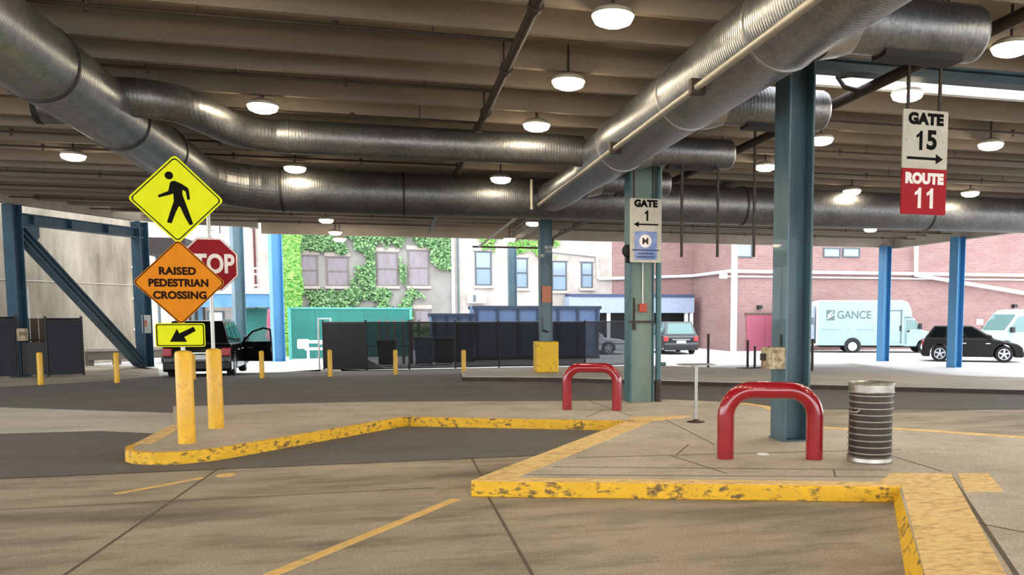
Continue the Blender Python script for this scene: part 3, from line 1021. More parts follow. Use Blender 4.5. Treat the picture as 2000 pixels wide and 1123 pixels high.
b1 = MB().lathe([(0.105, 0), (0.105, 1.15), (0.095, 1.18), (0.05, 1.195), (0.02, 1.2)], (0, 0, 0), 28).build('bollard', M['yellow'], None, True)
place(tag(b1, 'thick yellow bollard carrying the pedestrian crossing signs', 'bollard'), (SX, SY, 0.15))
sp1 = MB().tube([(0, 0, 0), (0, 0, 2.3)], 0.028, 12).build('sign_pole', M['alu'], None, True)
place(tag(sp1, 'metal sign pole rising from the front yellow bollard', 'pole'), (SX, SY, 1.33))


def diamond(h, r=0.05, n=4):
    """diamond outline with rounded corners"""
    p = []
    for k in range(4):
        a = pi / 2 * k
        c = ((h - r * 1.41421) * math.cos(a), (h - r * 1.41421) * math.sin(a))
        p += arc(c, r, a - pi / 4, a + pi / 4, n)
    return p


def ring_poly(outer, inner, y0, y1, name, m, parent):
    n = len(outer)
    b = MB()
    vs_ = [(x, y0, z) for x, z in outer] + [(x, y0, z) for x, z in inner] + [(x, y1, z) for x, z in outer] + [(x, y1, z) for x, z in inner]
    fs = []
    for i in range(n):
        j = (i + 1) % n
        fs += [(i, j, n + j, n + i), (2 * n + j, 2 * n + i, 3 * n + i, 3 * n + j), (i, 2 * n + i, 2 * n + j, j), (n + j, 3 * n + j, 3 * n + i, n + i)]
    b.add(vs_, fs)
    return b.build(name, m, parent)


ped = thing('crossing_sign', 'fluorescent yellow diamond sign with a black walking figure', 'sign', (SX, SY - 0.04, 3.25))
MB().slab_y(diamond(0.555), 0, 0.004).build('panel', M['signy'], ped)
ring_poly(diamond(0.525, 0.045), diamond(0.507, 0.04), -0.003, 0.0, 'border', M['ink'], ped)
ox, oz = 378, 265
hd = [(S(347 - ox, 140 - oz)[0] + 0.049 * math.cos(2 * pi * i / 18), S(347 - ox, 140 - oz)[1] + 0.049 * math.sin(2 * pi * i / 18)) for i in range(18)]
flat(hd, 0, 0.003, 'figure_head', M['ink'], ped)
body = [(355, 172), (374, 167), (408, 182), (438, 203), (442, 216), (446, 264), (433, 266), (426, 222), (411, 214), (409, 238), (421, 276), (438, 330), (457, 394),
        (440, 402), (418, 360), (396, 304), (389, 302), (373, 335), (350, 394), (328, 388), (345, 335), (366, 275), (365, 234), (354, 240), (293, 258), (289, 246), (341, 222), (349, 186)]
flat([S(a - ox, b - oz) for a, b in body], 0, 0.003, 'walking_figure', M['ink'], ped)

rai = thing('crossing_sign', 'orange diamond sign reading RAISED PEDESTRIAN CROSSING', 'sign', (SX, SY - 0.045, 2.21))
MB().slab_y(diamond(0.54), 0, 0.004).build('panel', M['signo'], rai)
ring_poly(diamond(0.528, 0.045), diamond(0.513, 0.04), -0.003, 0.0, 'border', M['inkbrown'], rai)
lettering('RAISED', 0.128, M['inkbrown'], rai, (-0.02, -0.001, 0.14), bold=0.006, space=1.06)
lettering('PEDESTRIAN', 0.128, M['inkbrown'], rai, (-0.01, -0.001, -0.01), bold=0.006, sx=0.94, space=1.04)
lettering('CROSSING', 0.128, M['inkbrown'], rai, (0.0, -0.001, -0.165), bold=0.006, sx=0.98, space=1.04)

ar = thing('arrow_sign', 'small yellow plate with a black arrow pointing down left', 'sign', (SX, SY - 0.1, 1.545))
MB().slab_y(round_rect(-0.292, 0.285, -0.15, 0.15, 0.03), 0, 0.004).build('panel', M['signy'], ar)
ring_poly(round_rect(-0.28, 0.273, -0.138, 0.138, 0.025), round_rect(-0.268, 0.261, -0.126, 0.126, 0.02), -0.003, 0, 'border', M['ink'], ar)
MB().box(-0.03, 0.03, 0.004, 0.075, -0.1, 0.1).build('bracket', M['alu'], ar)
ox, oz = 420, 996
flat([S(a - ox, b - oz) for a, b in [(485, 951), (496, 973), (437, 1007), (450, 1033), (366, 1032), (402, 962), (413, 987)]], 0, 0.003, 'arrow', M['ink'], ar)

B2X, B2Y = -2.5, 13.35
b2 = MB().lathe([(0.105, 0), (0.105, 1.12), (0.095, 1.15), (0.05, 1.165), (0.02, 1.17)], (0, 0, 0), 28).build('bollard', M['yellow'], None, True)
place(tag(b2, 'thick yellow bollard carrying the STOP sign pole', 'bollard'), (B2X, B2Y, 0.15))
sp2 = MB().tube([(0, 0, 0), (0, 0, 2.05)], 0.027, 12).build('sign_pole', M['alu'], None, True)
place(tag(sp2, 'metal pole carrying the red STOP sign', 'pole'), (B2X, B2Y, 1.3))
st = thing('stop_sign', 'red octagonal STOP sign behind the orange diamond sign', 'sign', (B2X, B2Y - 0.04, 2.52))
oc = lambda r: [(r * math.cos(pi / 8 + pi / 4 * i), r * math.sin(pi / 8 + pi / 4 * i)) for i in range(8)]
MB().slab_y(oc(0.41), 0, 0.004).build('panel', M['stopr'], st)
ring_poly(oc(0.405), oc(0.385), -0.003, 0, 'border', M['inkwhite'], st)
lettering('STOP', 0.37, M['inkwhite'], st, (0, -0.001, 0.0), bold=0.012, sx=0.74)

# ---- hanging gate signs
def digit_one(x, z, h, m, parent, y=0.0):
    """flagged figure 1 of height h centred at x, z"""
    k = h / 2
    return flat([(x + a * k, z + b * k) for a, b in ((-0.06, -1), (0.32, -1), (0.32, 1), (0.04, 1), (-0.06, 0.8), (-0.24, 0.64), (-0.42, 0.56), (-0.42, 0.24), (-0.22, 0.32), (-0.06, 0.43))], y, 0.003, 'digit_one', m, parent)


def rods(t, xs, z0, z1):
    for x in xs:
        MB().box(x - 0.016, x + 0.016, 0.02, 0.045, z0, z1).build('hanger_rod', M['iron'], t)


def arrow_poly(xt, xh, z, th_, hh, hl):
    """arrow from xt (tail) to xh (head)"""
    s = 1 if xh > xt else -1
    xb = xh - s * hl
    return [(xt, z - th_ / 2), (xb, z - th_ / 2), (xb, z - hh / 2), (xh, z), (xb, z + hh / 2), (xb, z + th_ / 2), (xt, z + th_ / 2)]


g15 = thing('gate_sign', 'hanging two-part sign, white GATE 15 above red ROUTE 11', 'sign', (5.94, 8.6, 3.535), 0.03)
W2 = 0.298
MB().slab_y(round_rect(-W2, W2, -0.07, 0.585, 0.02), 0, 0.02).build('white_panel', M['signw'], g15)
MB().slab_y(round_rect(-W2, W2, -0.585, -0.071, 0.02), 0, 0.02).build('red_panel', M['signr'], g15)
lettering('GATE', 0.165, M['ink'], g15, (0.0, 0, 0.48), bold=0.011, sx=1.08, space=1.05)
digit_one(-0.075, 0.245, 0.215, M['ink'], g15)
lettering('5', 0.29, M['ink'], g15, (0.085, 0, 0.245), name='digit_five', bold=0.011, sx=1.0)
flat(arrow_poly(-0.24, 0.24, 0.045, 0.03, 0.115, 0.095), 0, 0.003, 'arrow', M['ink'], g15)
lettering('ROUTE', 0.155, M['inkwhite'], g15, (0.0, 0, -0.185), bold=0.011, sx=0.98, space=1.05)
digit_one(-0.075, -0.4, 0.23, M['inkwhite'], g15)
digit_one(0.085, -0.4, 0.23, M['inkwhite'], g15)
for s in (-0.25, 0.24):
    MB().lathe([(0.012, -0.006), (0.012, 0.0)], (s, 0, 0.245), 10, 'y').build('bolt', M['canrim'], g15)
rods(g15, (-0.22, 0.2), 0.55, 2.0)

G1 = thing('gate_sign', 'hanging white GATE 1 sign with left arrow and blue sticker', 'sign', (4.525, 14.9, 3.335), 0.03)
MB().slab_y(round_rect(-0.3, 0.3, -0.58, 0.57, 0.02), 0, 0.02).build('white_panel', M['signw'], G1)
lettering('GATE', 0.165, M['ink'], G1, (0.0, 0, 0.475), bold=0.011, sx=1.03, space=1.05)
digit_one(0.015, 0.265, 0.19, M['ink'], G1)
flat(arrow_poly(0.24, -0.235, 0.105, 0.028, 0.1, 0.1), 0, 0.003, 'arrow', M['ink'], G1)
MB().box(-0.215, 0.215, -0.002, 0, -0.53, -0.02).build('blue_sticker', M['signb'], G1)
MB().lathe([(0.118, -0.004), (0.118, 0)], (-0.01, 0, -0.195), 28, 'y').build('white_emblem', M['inkwhite'], G1)
lettering('M', 0.17, M['iron'], G1, (-0.01, -0.005, -0.2), name='emblem_letter', bold=0.002)
MB().box(-0.26, 0.26, -0.004, 0, -0.37, -0.345).build('blue_rule', M['canopy_top'], G1)
for z, wdt in ((-0.42, 0.15), (-0.48, 0.17)):
    MB().box(-wdt, wdt, -0.004, 0, z - 0.012, z + 0.012).build('text_line', M['canopy_top'], G1)
for s in (-0.24, 0.23):
    MB().lathe([(0.012, -0.006), (0.012, 0.0)], (s, 0, 0.19), 10, 'y').build('bolt', M['canrim'], G1)
rods(G1, (-0.22, 0.2), 0.55, 1.15)

for i, (px, Y, lab) in enumerate(((1331, 14.5, 'leftmost of three dark hanging rods, right of the GATE 1 sign'), (1401, 14.5, 'middle one of three dark hanging rods between sign and column'),
                                  (1472, 14.3, 'rightmost of three dark hanging rods, left of the large column'))):
    p = ony(px, 502, Y)
    o = MB().box(-0.02, 0.02, -0.02, 0.02, 0, (4.46 if i < 2 else 5.2) - p.z).build('hanging_rod', M['iron'])
    place(tag(o, lab, 'rod', 'empty sign hanger rods'), (p.x, Y, p.z))

# ================================================================== PLATFORM FURNITURE
def urail(label, a, b, z, top, r, rad, name='bike_rail'):
    a, b = Vector(a), Vector(b)
    L = (b - a).length
    t = math.atan2(b.y - a.y, b.x - a.x)
    path = [(0, 0, 0), (0, 0, top - rad - r)]
    path += [(rad - rad * math.cos(q), 0, top - rad - r + rad * math.sin(q)) for q in [pi / 2 * i / 9 for i in range(1, 10)]]
    path += [(L - rad + rad * math.sin(q), 0, top - rad - r + rad * math.cos(q)) for q in [pi / 2 * i / 9 for i in range(0, 10)]]
    path += [(L, 0, 0)]
    o = MB().tube(path, r, 24).build('guard_rail', M['red'], None, True, angle=60)
    place(tag(o, label, 'rail', 'red U-shaped guard rails'), (a.x, a.y, z), t)
    return o


urail('near glossy red U-shaped guard rail in front of the large column', (3.7, 9.0), (4.67, 8.7), 0.15, 0.89, 0.098, 0.3)
urail('far glossy red U-shaped guard rail left of the green grey column', (2.95, 14.42), (3.76, 14.08), 0.15, 0.82, 0.085, 0.24)

tc = thing('trash_can', 'ribbed dark metal trash can with galvanised rims', 'trash can', (5.2, 8.4, 0.15))
MB().lathe([(0.232, 0.03), (0.236, 0.05), (0.236, 0.8)], (0, 0, 0), 40).build('body', M['can'], tc, True)
for i in range(10):
    z = 0.115 + 0.0715 * i
    MB().lathe([(0.232, z - 0.013), (0.246, z - 0.006), (0.246, z + 0.006), (0.232, z + 0.013)], (0, 0, 0), 40).build('rib', M['canrib'], tc, True)
MB().lathe([(0.22, 0.88), (0.246, 0.9), (0.252, 0.895), (0.256, 0.885), (0.25, 0.878), (0.25, 0.80), (0.255, 0.79), (0.24, 0.785), (0.22, 0.785)], (0, 0, 0), 40).build('top_rim', M['canrim'], tc, True, angle=20)
MB().lathe([(0.22, 0.0), (0.25, 0.0), (0.255, 0.02), (0.25, 0.06), (0.256, 0.07), (0.24, 0.08)], (0, 0, 0), 40).build('foot_rim', M['canrim'], tc, True, angle=20)
MB().lathe([(0.21, 0.885), (0.215, 0.87), (0.19, 0.5)], (0, 0, 0), 32).build('liner', M['black'], tc, True)
for a in (0.3, pi + 0.3):
    c, s = math.cos(a), math.sin(a)
    MB().tube([(0.24 * c - 0.06 * s, 0.24 * s + 0.06 * c, 0.6), (0.29 * c - 0.05 * s, 0.29 * s + 0.05 * c, 0.58), (0.29 * c + 0.05 * s, 0.29 * s - 0.05 * c, 0.58), (0.24 * c + 0.06 * s, 0.24 * s - 0.06 * c, 0.6)], 0.01, 8).build('handle', M['canrim'], tc, True)
pt = thing('standing_table', 'thin metal pole stand with a small flat top', 'table', (4.52, 12.2, 0.15))
MB().box(-0.27, 0.27, -0.15, 0.15, 0.885, 0.9).build('top', M['alu'], pt, bevel=0.004)
MB().tube([(0, 0, 0.015), (0, 0, 0.885)], 0.026, 14).build('pole', M['alu'], pt, True)
MB().lathe([(0.14, 0), (0.14, 0.01), (0.05, 0.03), (0.03, 0.05)], (0, 0, 0), 20).build('base', M['iron'], pt, True)
MB().lathe([(0.07, 0.86), (0.07, 0.885)], (0, 0, 0), 16).build('collar', M['alu'], pt)

# ---- thin yellow bollards along the far side of the lane
BL = [((80, 752), 688, 'leftmost thin yellow bollard, in front of the dark gate'), ((229, 748), 688, 'thin yellow bollard in front of the low timber barrier'),
      ((378, 742), 690, 'thin yellow bollard mostly hidden behind the front thick bollard'), ((512, 739), 685, 'thin yellow bollard beside the open car door'),
      ((645, 736), 683, 'thin yellow bollard at the left end of the dark fence'), ((773, 732), 683, 'thin yellow bollard before the middle of the dark fence'),
      ((906, 732), 683, 'thin yellow bollard left of the yellow column guard')]
for i, (a, ytop, lab) in enumerate(BL):
    p = ong(a[0], a[1])
    dep = (p - CAM).dot(FW)
    h = (a[1] - ytop) / F * dep
    o = MB().lathe([(0.068, 0), (0.068, h - 0.05), (0.06, h - 0.02), (0.04, h - 0.004), (0.01, h)], (0, 0, 0), 18).build('bollard', M['yellow'], None, True)
    place(tag(o, lab, 'bollard', 'thin yellow bollards along the lane'), p)

# ---- dark posts at the back of the sidewalk
DP = [((1383, 720), 652, 'dark thin post right of the parked dark green SUV, behind the pole stand'), ((1460, 719), 664, 'left dark post of three before the pinkish red door'),
      ((1474, 719), 676, 'middle dark post of three before the pinkish red door'), ((1501, 719), 676, 'right dark post of three before the pinkish red door'),
      ((1586, 726), 662, 'dark thin post right of the large column')]
for a, ytop, lab in DP:
    p = ong(a[0], a[1], 0.0)
    dep = (p - CAM).dot(FW)
    h = (a[1] - ytop) / F * dep
    o = MB().lathe([(0.045, 0), (0.045, h - 0.02), (0.02, h)], (0, 0, 0), 12).build('post', M['iron'], None, True)
    tag(o, lab, 'post', 'dark posts behind the sidewalk').location = p
    o.name = 'marker_post'
lb = thing('curb_bar', 'low dark bar on the ground between the three dark posts', 'bar', ong(1480, 720))
MB().box(-0.75, 0.55, -0.04, 0.04, 0, 0.05).build('bar', M['iron'], lb)

# ================================================================== LEFT SIDE: BRACED FRAME, WALL, GATE, BARRIER
FA, FB = Vector((-10.5, 28.3, 0)), Vector((-8.27, 32.5, 0))
fd = (FB - FA).normalized()
fn = Vector((-fd.y, fd.x, 0))          # away from the hall
fang = math.atan2(fd.y, fd.x)
hcolumn('steel_column', 'dark blue column at the far left behind the black fence', (FA.x, FA.y, 0), 4.98, 0.34, 0.36, M['frame_blue'], fang)
hcolumn('steel_column', 'dark blue column right of the diagonal brace with a white notice', (FB.x, FB.y, 0), 4.98, 0.4, 0.36, M['frame_blue'], fang)
br = thing('diagonal_brace', 'blue diagonal steel brace in front of the beige concrete wall', 'brace', (FA.x, FA.y, 0), fang)
LW = (FB - FA).length
a0, a1 = Vector((0.2, 0, 4.2)), Vector((LW - 0.25, 0, 0.15))
MB().bar(a0, a1, 0.3, 0.03).build('web', M['frame_blue'], br)
up_ = Vector((a1.z - a0.z, 0, -(a1.x - a0.x))).normalized() * 0.15
MB().bar(a0 + up_, a1 + up_, 0.3, 0.03).build('flange', M['frame_blue'], br)
MB().bar(a0 - up_, a1 - up_, 0.3, 0.03).build('flange', M['frame_blue'], br)
MB().slab_y([(0.12, 3.75), (0.5, 3.75), (0.85, 4.1), (0.85, 4.55), (0.12, 4.55)], -0.02, 0.02).build('gusset_plate', M['frame_blue'], br)
tb = thing('frame_beam', 'blue steel beam along the top of the braced frame', 'beam', (FA.x, FA.y, 0), fang)
MB().box(0.1, LW, -0.15, 0.15, 4.72, 4.75).build('flange', M['frame_blue'], tb)
MB().box(0.1, LW, -0.15, 0.15, 4.42, 4.45).build('flange', M['frame_blue'], tb)
MB().box(0.1, LW, -0.015, 0.015, 4.45, 4.72).build('web', M['frame_blue'], tb)
for x in (0.6, 1.9, 3.3):
    MB().box(x - 0.02, x + 0.02, -0.15, 0.15, 4.42, 4.74).build('stiffener', M['frame_blue'], tb)
n2 = thing('notice', 'small white notice on the dark blue column left of the arrow plate', 'notice', ong(285, 632))
pz = ony(286, 633, 32.27)
n2.location = pz
MB().box(-0.14, 0.14, -0.012, 0, -0.31, 0.31).build('sheet', M['notice'], n2)
MB().box(-0.06, 0.02, -0.014, -0.012, -0.1, 0.14).build('red_mark', M['orange_notice'], n2)

# beige concrete wall behind the frame
W0 = FA + fn * 3.2 - fd * 9
lo, hi = 0.0, 14.0
pxl = lambda p: PX + F * ((p - CAM).dot(R_)) / ((p - CAM).dot(FW))
for i in range(40):
    mid = (lo + hi) / 2
    if pxl(FA + fn * 3.2 + fd * mid + Vector((0, 0, 2))) < 268:
        lo = mid
    else:
        hi = mid
W1 = FA + fn * 3.2 + fd * lo
wt = fn * 0.4
wl = MB().hexa([(W0.x, W0.y, -0.3), (W1.x, W1.y, -0.3), ((W1 + wt).x, (W1 + wt).y, -0.3), ((W0 + wt).x, (W0 + wt).y, -0.3),
                (W0.x, W0.y, 9), (W1.x, W1.y, 9), ((W1 + wt).x, (W1 + wt).y, 9), ((W0 + wt).x, (W0 + wt).y, 9)]).build('wall_left', M['wallc'])
struct(wl)
J0, J1 = W0 - fn * 0.01, W1 - fn * 0.01
zj = ony(150, 556, (W0.y + W1.y) / 2 + 1.0).z
struct(MB().bar((J0.x, J0.y, 2.95), (J1.x, J1.y, 2.95), 0.02, 0.03).build('wall_joint', M['lintel']))
wp = thing('drain_pipe', 'white vertical pipe at the right end of the beige wall', 'pipe', (W1.x, W1.y, 0))
MB().tube([(0.0, -0.1, 0.0), (0.0, -0.1, 7)], 0.07, 12).build('riser', M['whitepipe'], wp, True)
for z in (0.5, 1.2, 2.4, 3.6):
    MB().box(-0.1, 0.1, -0.2, -0.02, z, z + 0.08).build('bracket', M['whitepipe'], wp)
pst = FA + fn * 1.2 + fd * 1.2
wpo = MB().tube([(0, 0, 0), (0, 0, 2.6)], 0.09, 12).build('white_post', M['whitepipe'])
tag(wpo, 'white post standing behind the gap in the black fence', 'post')
pw = ony(48, 560, 30.0)
wpo.location = (pw.x, 30.0, 0)
wpo.name = 'marker_post'

# black fence with a gap, seen at the far left
def fpanel(label, p0, p1, z1, m, rail=True, name='screen_fence', group=None, posts=True, z0=0.04, kindcat='fence', mid=True):
    p0, p1 = Vector(p0), Vector(p1)
    d = p1 - p0
    L = Vector((d.x, d.y)).length
    t = thing(name, label, kindcat, p0, math.atan2(d.y, d.x), group)
    dz = p1.z - p0.z
    MB().hexa([(0.03, -0.012, z0), (L - 0.03, -0.012, z0 + dz), (L - 0.03, 0.012, z0 + dz), (0.03, 0.012, z0),
               (0.03, -0.012, z1 - 0.03), (L - 0.03, -0.012, z1 - 0.03 + dz), (L - 0.03, 0.012, z1 - 0.03 + dz), (0.03, 0.012, z1 - 0.03)]).build('screen_cloth', m, t)
    MB().tube([(0, 0.03, z1), (L, 0.03, z1 + dz)], 0.028, 8).build('top_rail', M['black'], t)
    if mid:
        MB().tube([(0, 0.03, z1 * 0.5), (L, 0.03, z1 * 0.5 + dz)], 0.02, 8).build('middle_rail', M['black'], t)
    MB().tube([(0, 0.03, 0.06), (L, 0.03, 0.06 + dz)], 0.02, 8).build('bottom_rail', M['black'], t)
    if posts:
        MB().tube([(0.0, 0.03, 0), (0.0, 0.03, z1 + 0.08)], 0.035, 10).build('post', M['black'], t)
        MB().tube([(L, 0.03, dz), (L, 0.03, z1 + 0.08 + dz)], 0.035, 10).build('post', M['black'], t)
    return t


f0, f1 = Vector((-13.5, 26.7, 0)), Vector((-10.43, 27.95, 0))
fpanel('black screened fence panel at the left edge of the photo', f0, f1, 1.72, M['darkpanel'])
f2, f3 = Vector((-9.75, 28.15, 0)), Vector((-8.93, 28.5, 0))
fpanel('narrow black fence panel left of the low timber barrier', f2, f3, 1.68, M['darkpanel'])
gt = thing('gate', 'low black gate leaf closing the gap between the black fence panels', 'gate', (-10.4, 28.15, 0), 0.2)
MB().box(0, 0.68, -0.02, 0.02, 0.05, 1.0).build('leaf', M['black'], gt)
MB().tube([(0, 0, 1.02), (0.34, 0, 1.1), (0.68, 0, 1.02)], 0.025, 8).build('top_rail', M['black'], gt)
bw = thing('timber_screen', 'brown timber boards seen above the low black gate', 'screen', (-10.75, 29.2, 0), 0.2)
for i in range(6):
    MB().box(i * 0.22, i * 0.22 + 0.2, -0.02, 0.02, 0, 1.7).build('board', M['brownwood'], bw)
bx = MB().box(-0.16, 0.16, -0.1, 0.1, -0.16, 0.2).build('utility_box', M['box'], None, bevel=0.01)
pb = ony(40, 655, 28.05)
tag(bx, 'small beige box above the low black gate', 'box').location = pb
MB().tube([(0.0, 0.0, 0.2), (0.0, 0.0, 0.42)], 0.015, 8).build('conduit', M['iron'], bx)
MB().box(-0.05, 0.05, 0.1, 0.16, -1.1, 0.1).build('post', M['iron'], bx)

bq, bq2 = ong(172, 715), ong(334, 713)
bar_ = thing('timber_barrier', 'low grey timber barrier with short legs before the beige wall', 'barrier', bq, math.atan2(bq2.y - bq.y, bq2.x - bq.x))
BLn = (bq2 - bq).length
MB().box(0, BLn, -0.08, 0.08, 0.5, 0.62).build('cap_rail', M['lintel'], bar_, bevel=0.01)
MB().box(0, BLn, -0.05, 0.05, 0.2, 0.5).build('plank', M['wood'], bar_, bevel=0.006)
for x in (0.1, BLn * 0.35, BLn * 0.68, BLn - 0.15):
    MB().box(x - 0.1, x + 0.1, 0.0, 0.25, 0, 0.52).build('leg', M['wood'], bar_)

# ================================================================== DARK FENCE IN FRONT OF THE DUMPSTERS
fx = [ong(632, 722), ong(716, 724), ong(800, 722), ong(890, 720), ong(975, 718), ong(1060, 717), ong(1143, 716), ong(1231, 714)]
zt = 1.86
flab = ['opaque black fence panel at the left end of the long dark fence', 'gappy dark fence panel right of the opaque black one',
        'dark see-through fence panel in front of the carts', 'dark fence panel behind the thin bollard left of the yellow guard', 'dark fence panel just left of the yellow column guard',
        'dark fence panel just right of the yellow column guard', 'lighter grey fence panel left of the green grey column']
for i in range(7):
    m = M['darkpanel'] if i == 0 else (M['screen_grey'] if i == 6 else (M['screen_mid'] if i in (1, 2) else M['screen']))
    fpanel(flab[i], fx[i], fx[i + 1], zt, m, group='panels of the long dark fence')
gp = fx[0]
wg = thing('fence_gate', 'open pale gate frame standing at the left end of the dark fence', 'gate', (gp.x - 0.15, gp.y, gp.z), 1.2)
MB().tube([(0, 0, 0), (0, 0, 2.0), (1.1, 0, 2.0), (1.1, 0, 0)], 0.035, 10).build('frame', M['whitepipe'], wg, True)
MB().tube([(0, 0, 1.0), (1.1, 0, 1.0)], 0.025, 8).build('rail', M['whitepipe'], wg)
sw = thing('sheet_scrap', 'white crumpled sheet on the ground behind the dark fence', 'sheet', ong(728, 722))
MB().hexa([(-0.3, 0.3, 0), (0.55, 0.3, 0), (0.6, 0.6, 0), (-0.3, 0.6, 0), (-0.25, 0.35, 0.42), (0.1, 0.35, 0.25), (0.15, 0.5, 0.2), (-0.25, 0.5, 0.4)]).build('folds', M['whitepipe'], sw, bevel=0.03)
# things standing behind the dark fence
for i, (px, Y, wd, ht, m, lab) in enumerate(((755, 36.6, 0.75, 1.05, 'darkpanel', 'dark wheeled bin behind the gappy fence panel'), (828, 36.8, 0.8, 1.15, 'navylite', 'blue grey wheeled bin behind the see-through fence panel'),
                                             (868, 37.2, 0.8, 1.1, 'darkpanel', 'dark wheeled bin behind the fence beside the blue grey one'))):
    p = ony(px, 700, Y)
    b = thing('wheeled_bin', lab, 'bin', (p.x, Y, -0.35))
    MB().hexa([(-wd * 0.4, -0.3, 0.08), (wd * 0.4, -0.3, 0.08), (wd * 0.4, 0.3, 0.08), (-wd * 0.4, 0.3, 0.08), (-wd / 2, -0.4, ht), (wd / 2, -0.4, ht), (wd / 2, 0.4, ht), (-wd / 2, 0.4, ht)]).build('body', M[m], b, bevel=0.02)
    MB().box(-wd / 2 - 0.03, wd / 2 + 0.03, -0.44, 0.46, ht, ht + 0.06).build('lid', M[m], b, bevel=0.02)
    for s in (-1, 1):
        MB().lathe([(0.1, -0.03), (0.1, 0.03)], (s * wd * 0.4, 0.3, 0.1), 12, 'x').build('wheel', M['tyre'], b)
for i in range(6):
    p = ony(742 + 15.5 * i, 700, 38.0)
    o = MB().box(-0.06, 0.06, -0.04, 0.04, 0, 1.95).build('timber_stake', M['brownwood'] if i == 4 else M['grey_wall'])
    tag(o, ['first', 'second', 'third', 'fourth', 'fifth, brownest', 'sixth'][i] + ' upright stake from the left behind the gappy fence panel', 'stake', 'stakes behind the dark fence').location = (p.x, 38.0, -0.35)

# navy dumpsters
def dumpster(label, px0, px1, ytop, Y, dep, m, mr, n):
    p0, p1 = ony(px0, ytop, Y), ony(px1, ytop, Y)
    t = thing('dumpster', label, 'dumpster', (p0.x, Y, -0.35))
    L, h = p1.x - p0.x, p0.z + 0.35
    MB().hexa([(0.1, 0.02, 0.15), (L - 0.1, 0.02, 0.15), (L - 0.1, dep, 0.15), (0.1, dep, 0.15), (0, 0, h), (L, 0, h), (L, dep, h), (0, dep, h)]).build('body', m, t)
    MB().box(-0.06, L + 0.06, -0.1, 0.06, h - 0.16, h).build('top_lip', mr, t, bevel=0.01)
    MB().box(-0.06, L + 0.06, dep - 0.06, dep + 0.1, h - 0.16, h).build('top_lip', mr, t, bevel=0.01)
    for k in range(n):
        x = 0.15 + (L - 0.3) * k / (n - 1)
        MB().box(x - 0.06, x + 0.06, -0.08, 0.05, 0.15, h - 0.14).build('rib', mr, t)
    MB().box(0, L, 0.1, dep - 0.1, 0, 0.15).build('skid', M['black'], t)
    return t


dumpster('large navy dumpster with a deep lip behind the dark fence', 925, 1172, 597, 40.5, 2.2, M['navylite'], M['navy'], 7)
dumpster('lower steel blue dumpster left of the large navy one', 842, 926, 612, 39.0, 2.0, M['navylite'], M['navy'], 4)

# teal hoarding and white barrier
hp0, hp1 = ong(568, 703), ong(803, 697)
hq = thing('hoarding', 'teal painted plywood hoarding in front of the ivy', 'hoarding', (hp0.x, hp0.y, -0.35), math.atan2(hp1.y - hp0.y, hp1.x - hp0.x))
HL = (hp1 - hp0).length
hz = ony(580, 600, hp0.y).z + 0.35
npan = 5
for i in range(npan):
    MB().box(HL * i / npan + 0.006, HL * (i + 1) / npan - 0.006, -0.02, 0.02, 0.05, hz - 0.08).build('panel', M['tealpanel'], hq)
MB().box(0, HL, -0.05, 0.05, hz - 0.08, hz).build('top_trim', M['tealtrim'], hq)
MB().box(-0.06, 0.06, -0.05, 0.05, 0, hz).build('end_post', M['tealtrim'], hq)
MB().box(HL - 0.06, HL + 0.06, -0.05, 0.05, 0, hz).build('end_post', M['tealtrim'], hq)
wq = thing('traffic_barrier', 'white plastic barrier standing before the teal hoarding', 'barrier', ong(582, 708))
MB().box(0.0, 0.5, -0.15, 0.15, 0.62, 1.05).build('head', M['whitepipe'], wq, bevel=0.06)
MB().box(0.3, 2.2, -0.04, 0.04, 0.86, 1.0).build('rail', M['whitepipe'], wq, bevel=0.01)
MB().box(0.3, 2.2, -0.04, 0.04, 0.55, 0.68).build('rail', M['whitepipe'], wq, bevel=0.01)
for x in (0.45, 1.3, 2.15):
    MB().box(x - 0.05, x + 0.05, -0.1, 0.1, 0, 0.9).build('leg', M['whitepipe'], wq)
p = ong(645, 729)
wb_ = MB().hexa([(-0.35, 0.2, 0), (0.35, 0.2, 0), (0.35, 0.45, 0), (-0.35, 0.45, 0), (-0.33, 0.25, 0.1), (0.33, 0.25, 0.1), (0.33, 0.4, 0.1), (-0.33, 0.4, 0.1)]).build('wheel_stop', M['pale'], None, bevel=0.02)
tag(wb_, 'short pale wheel stop behind the bollard at the dark fence', 'wheel stop').location = p

# ================================================================== BUILDINGS BEHIND
BY = 53.0


def bx_at(px, Y=BY):
    return ony(px, 600, Y).x


def bz_at(py, px, Y=BY):
    return ony(px, py, Y).z


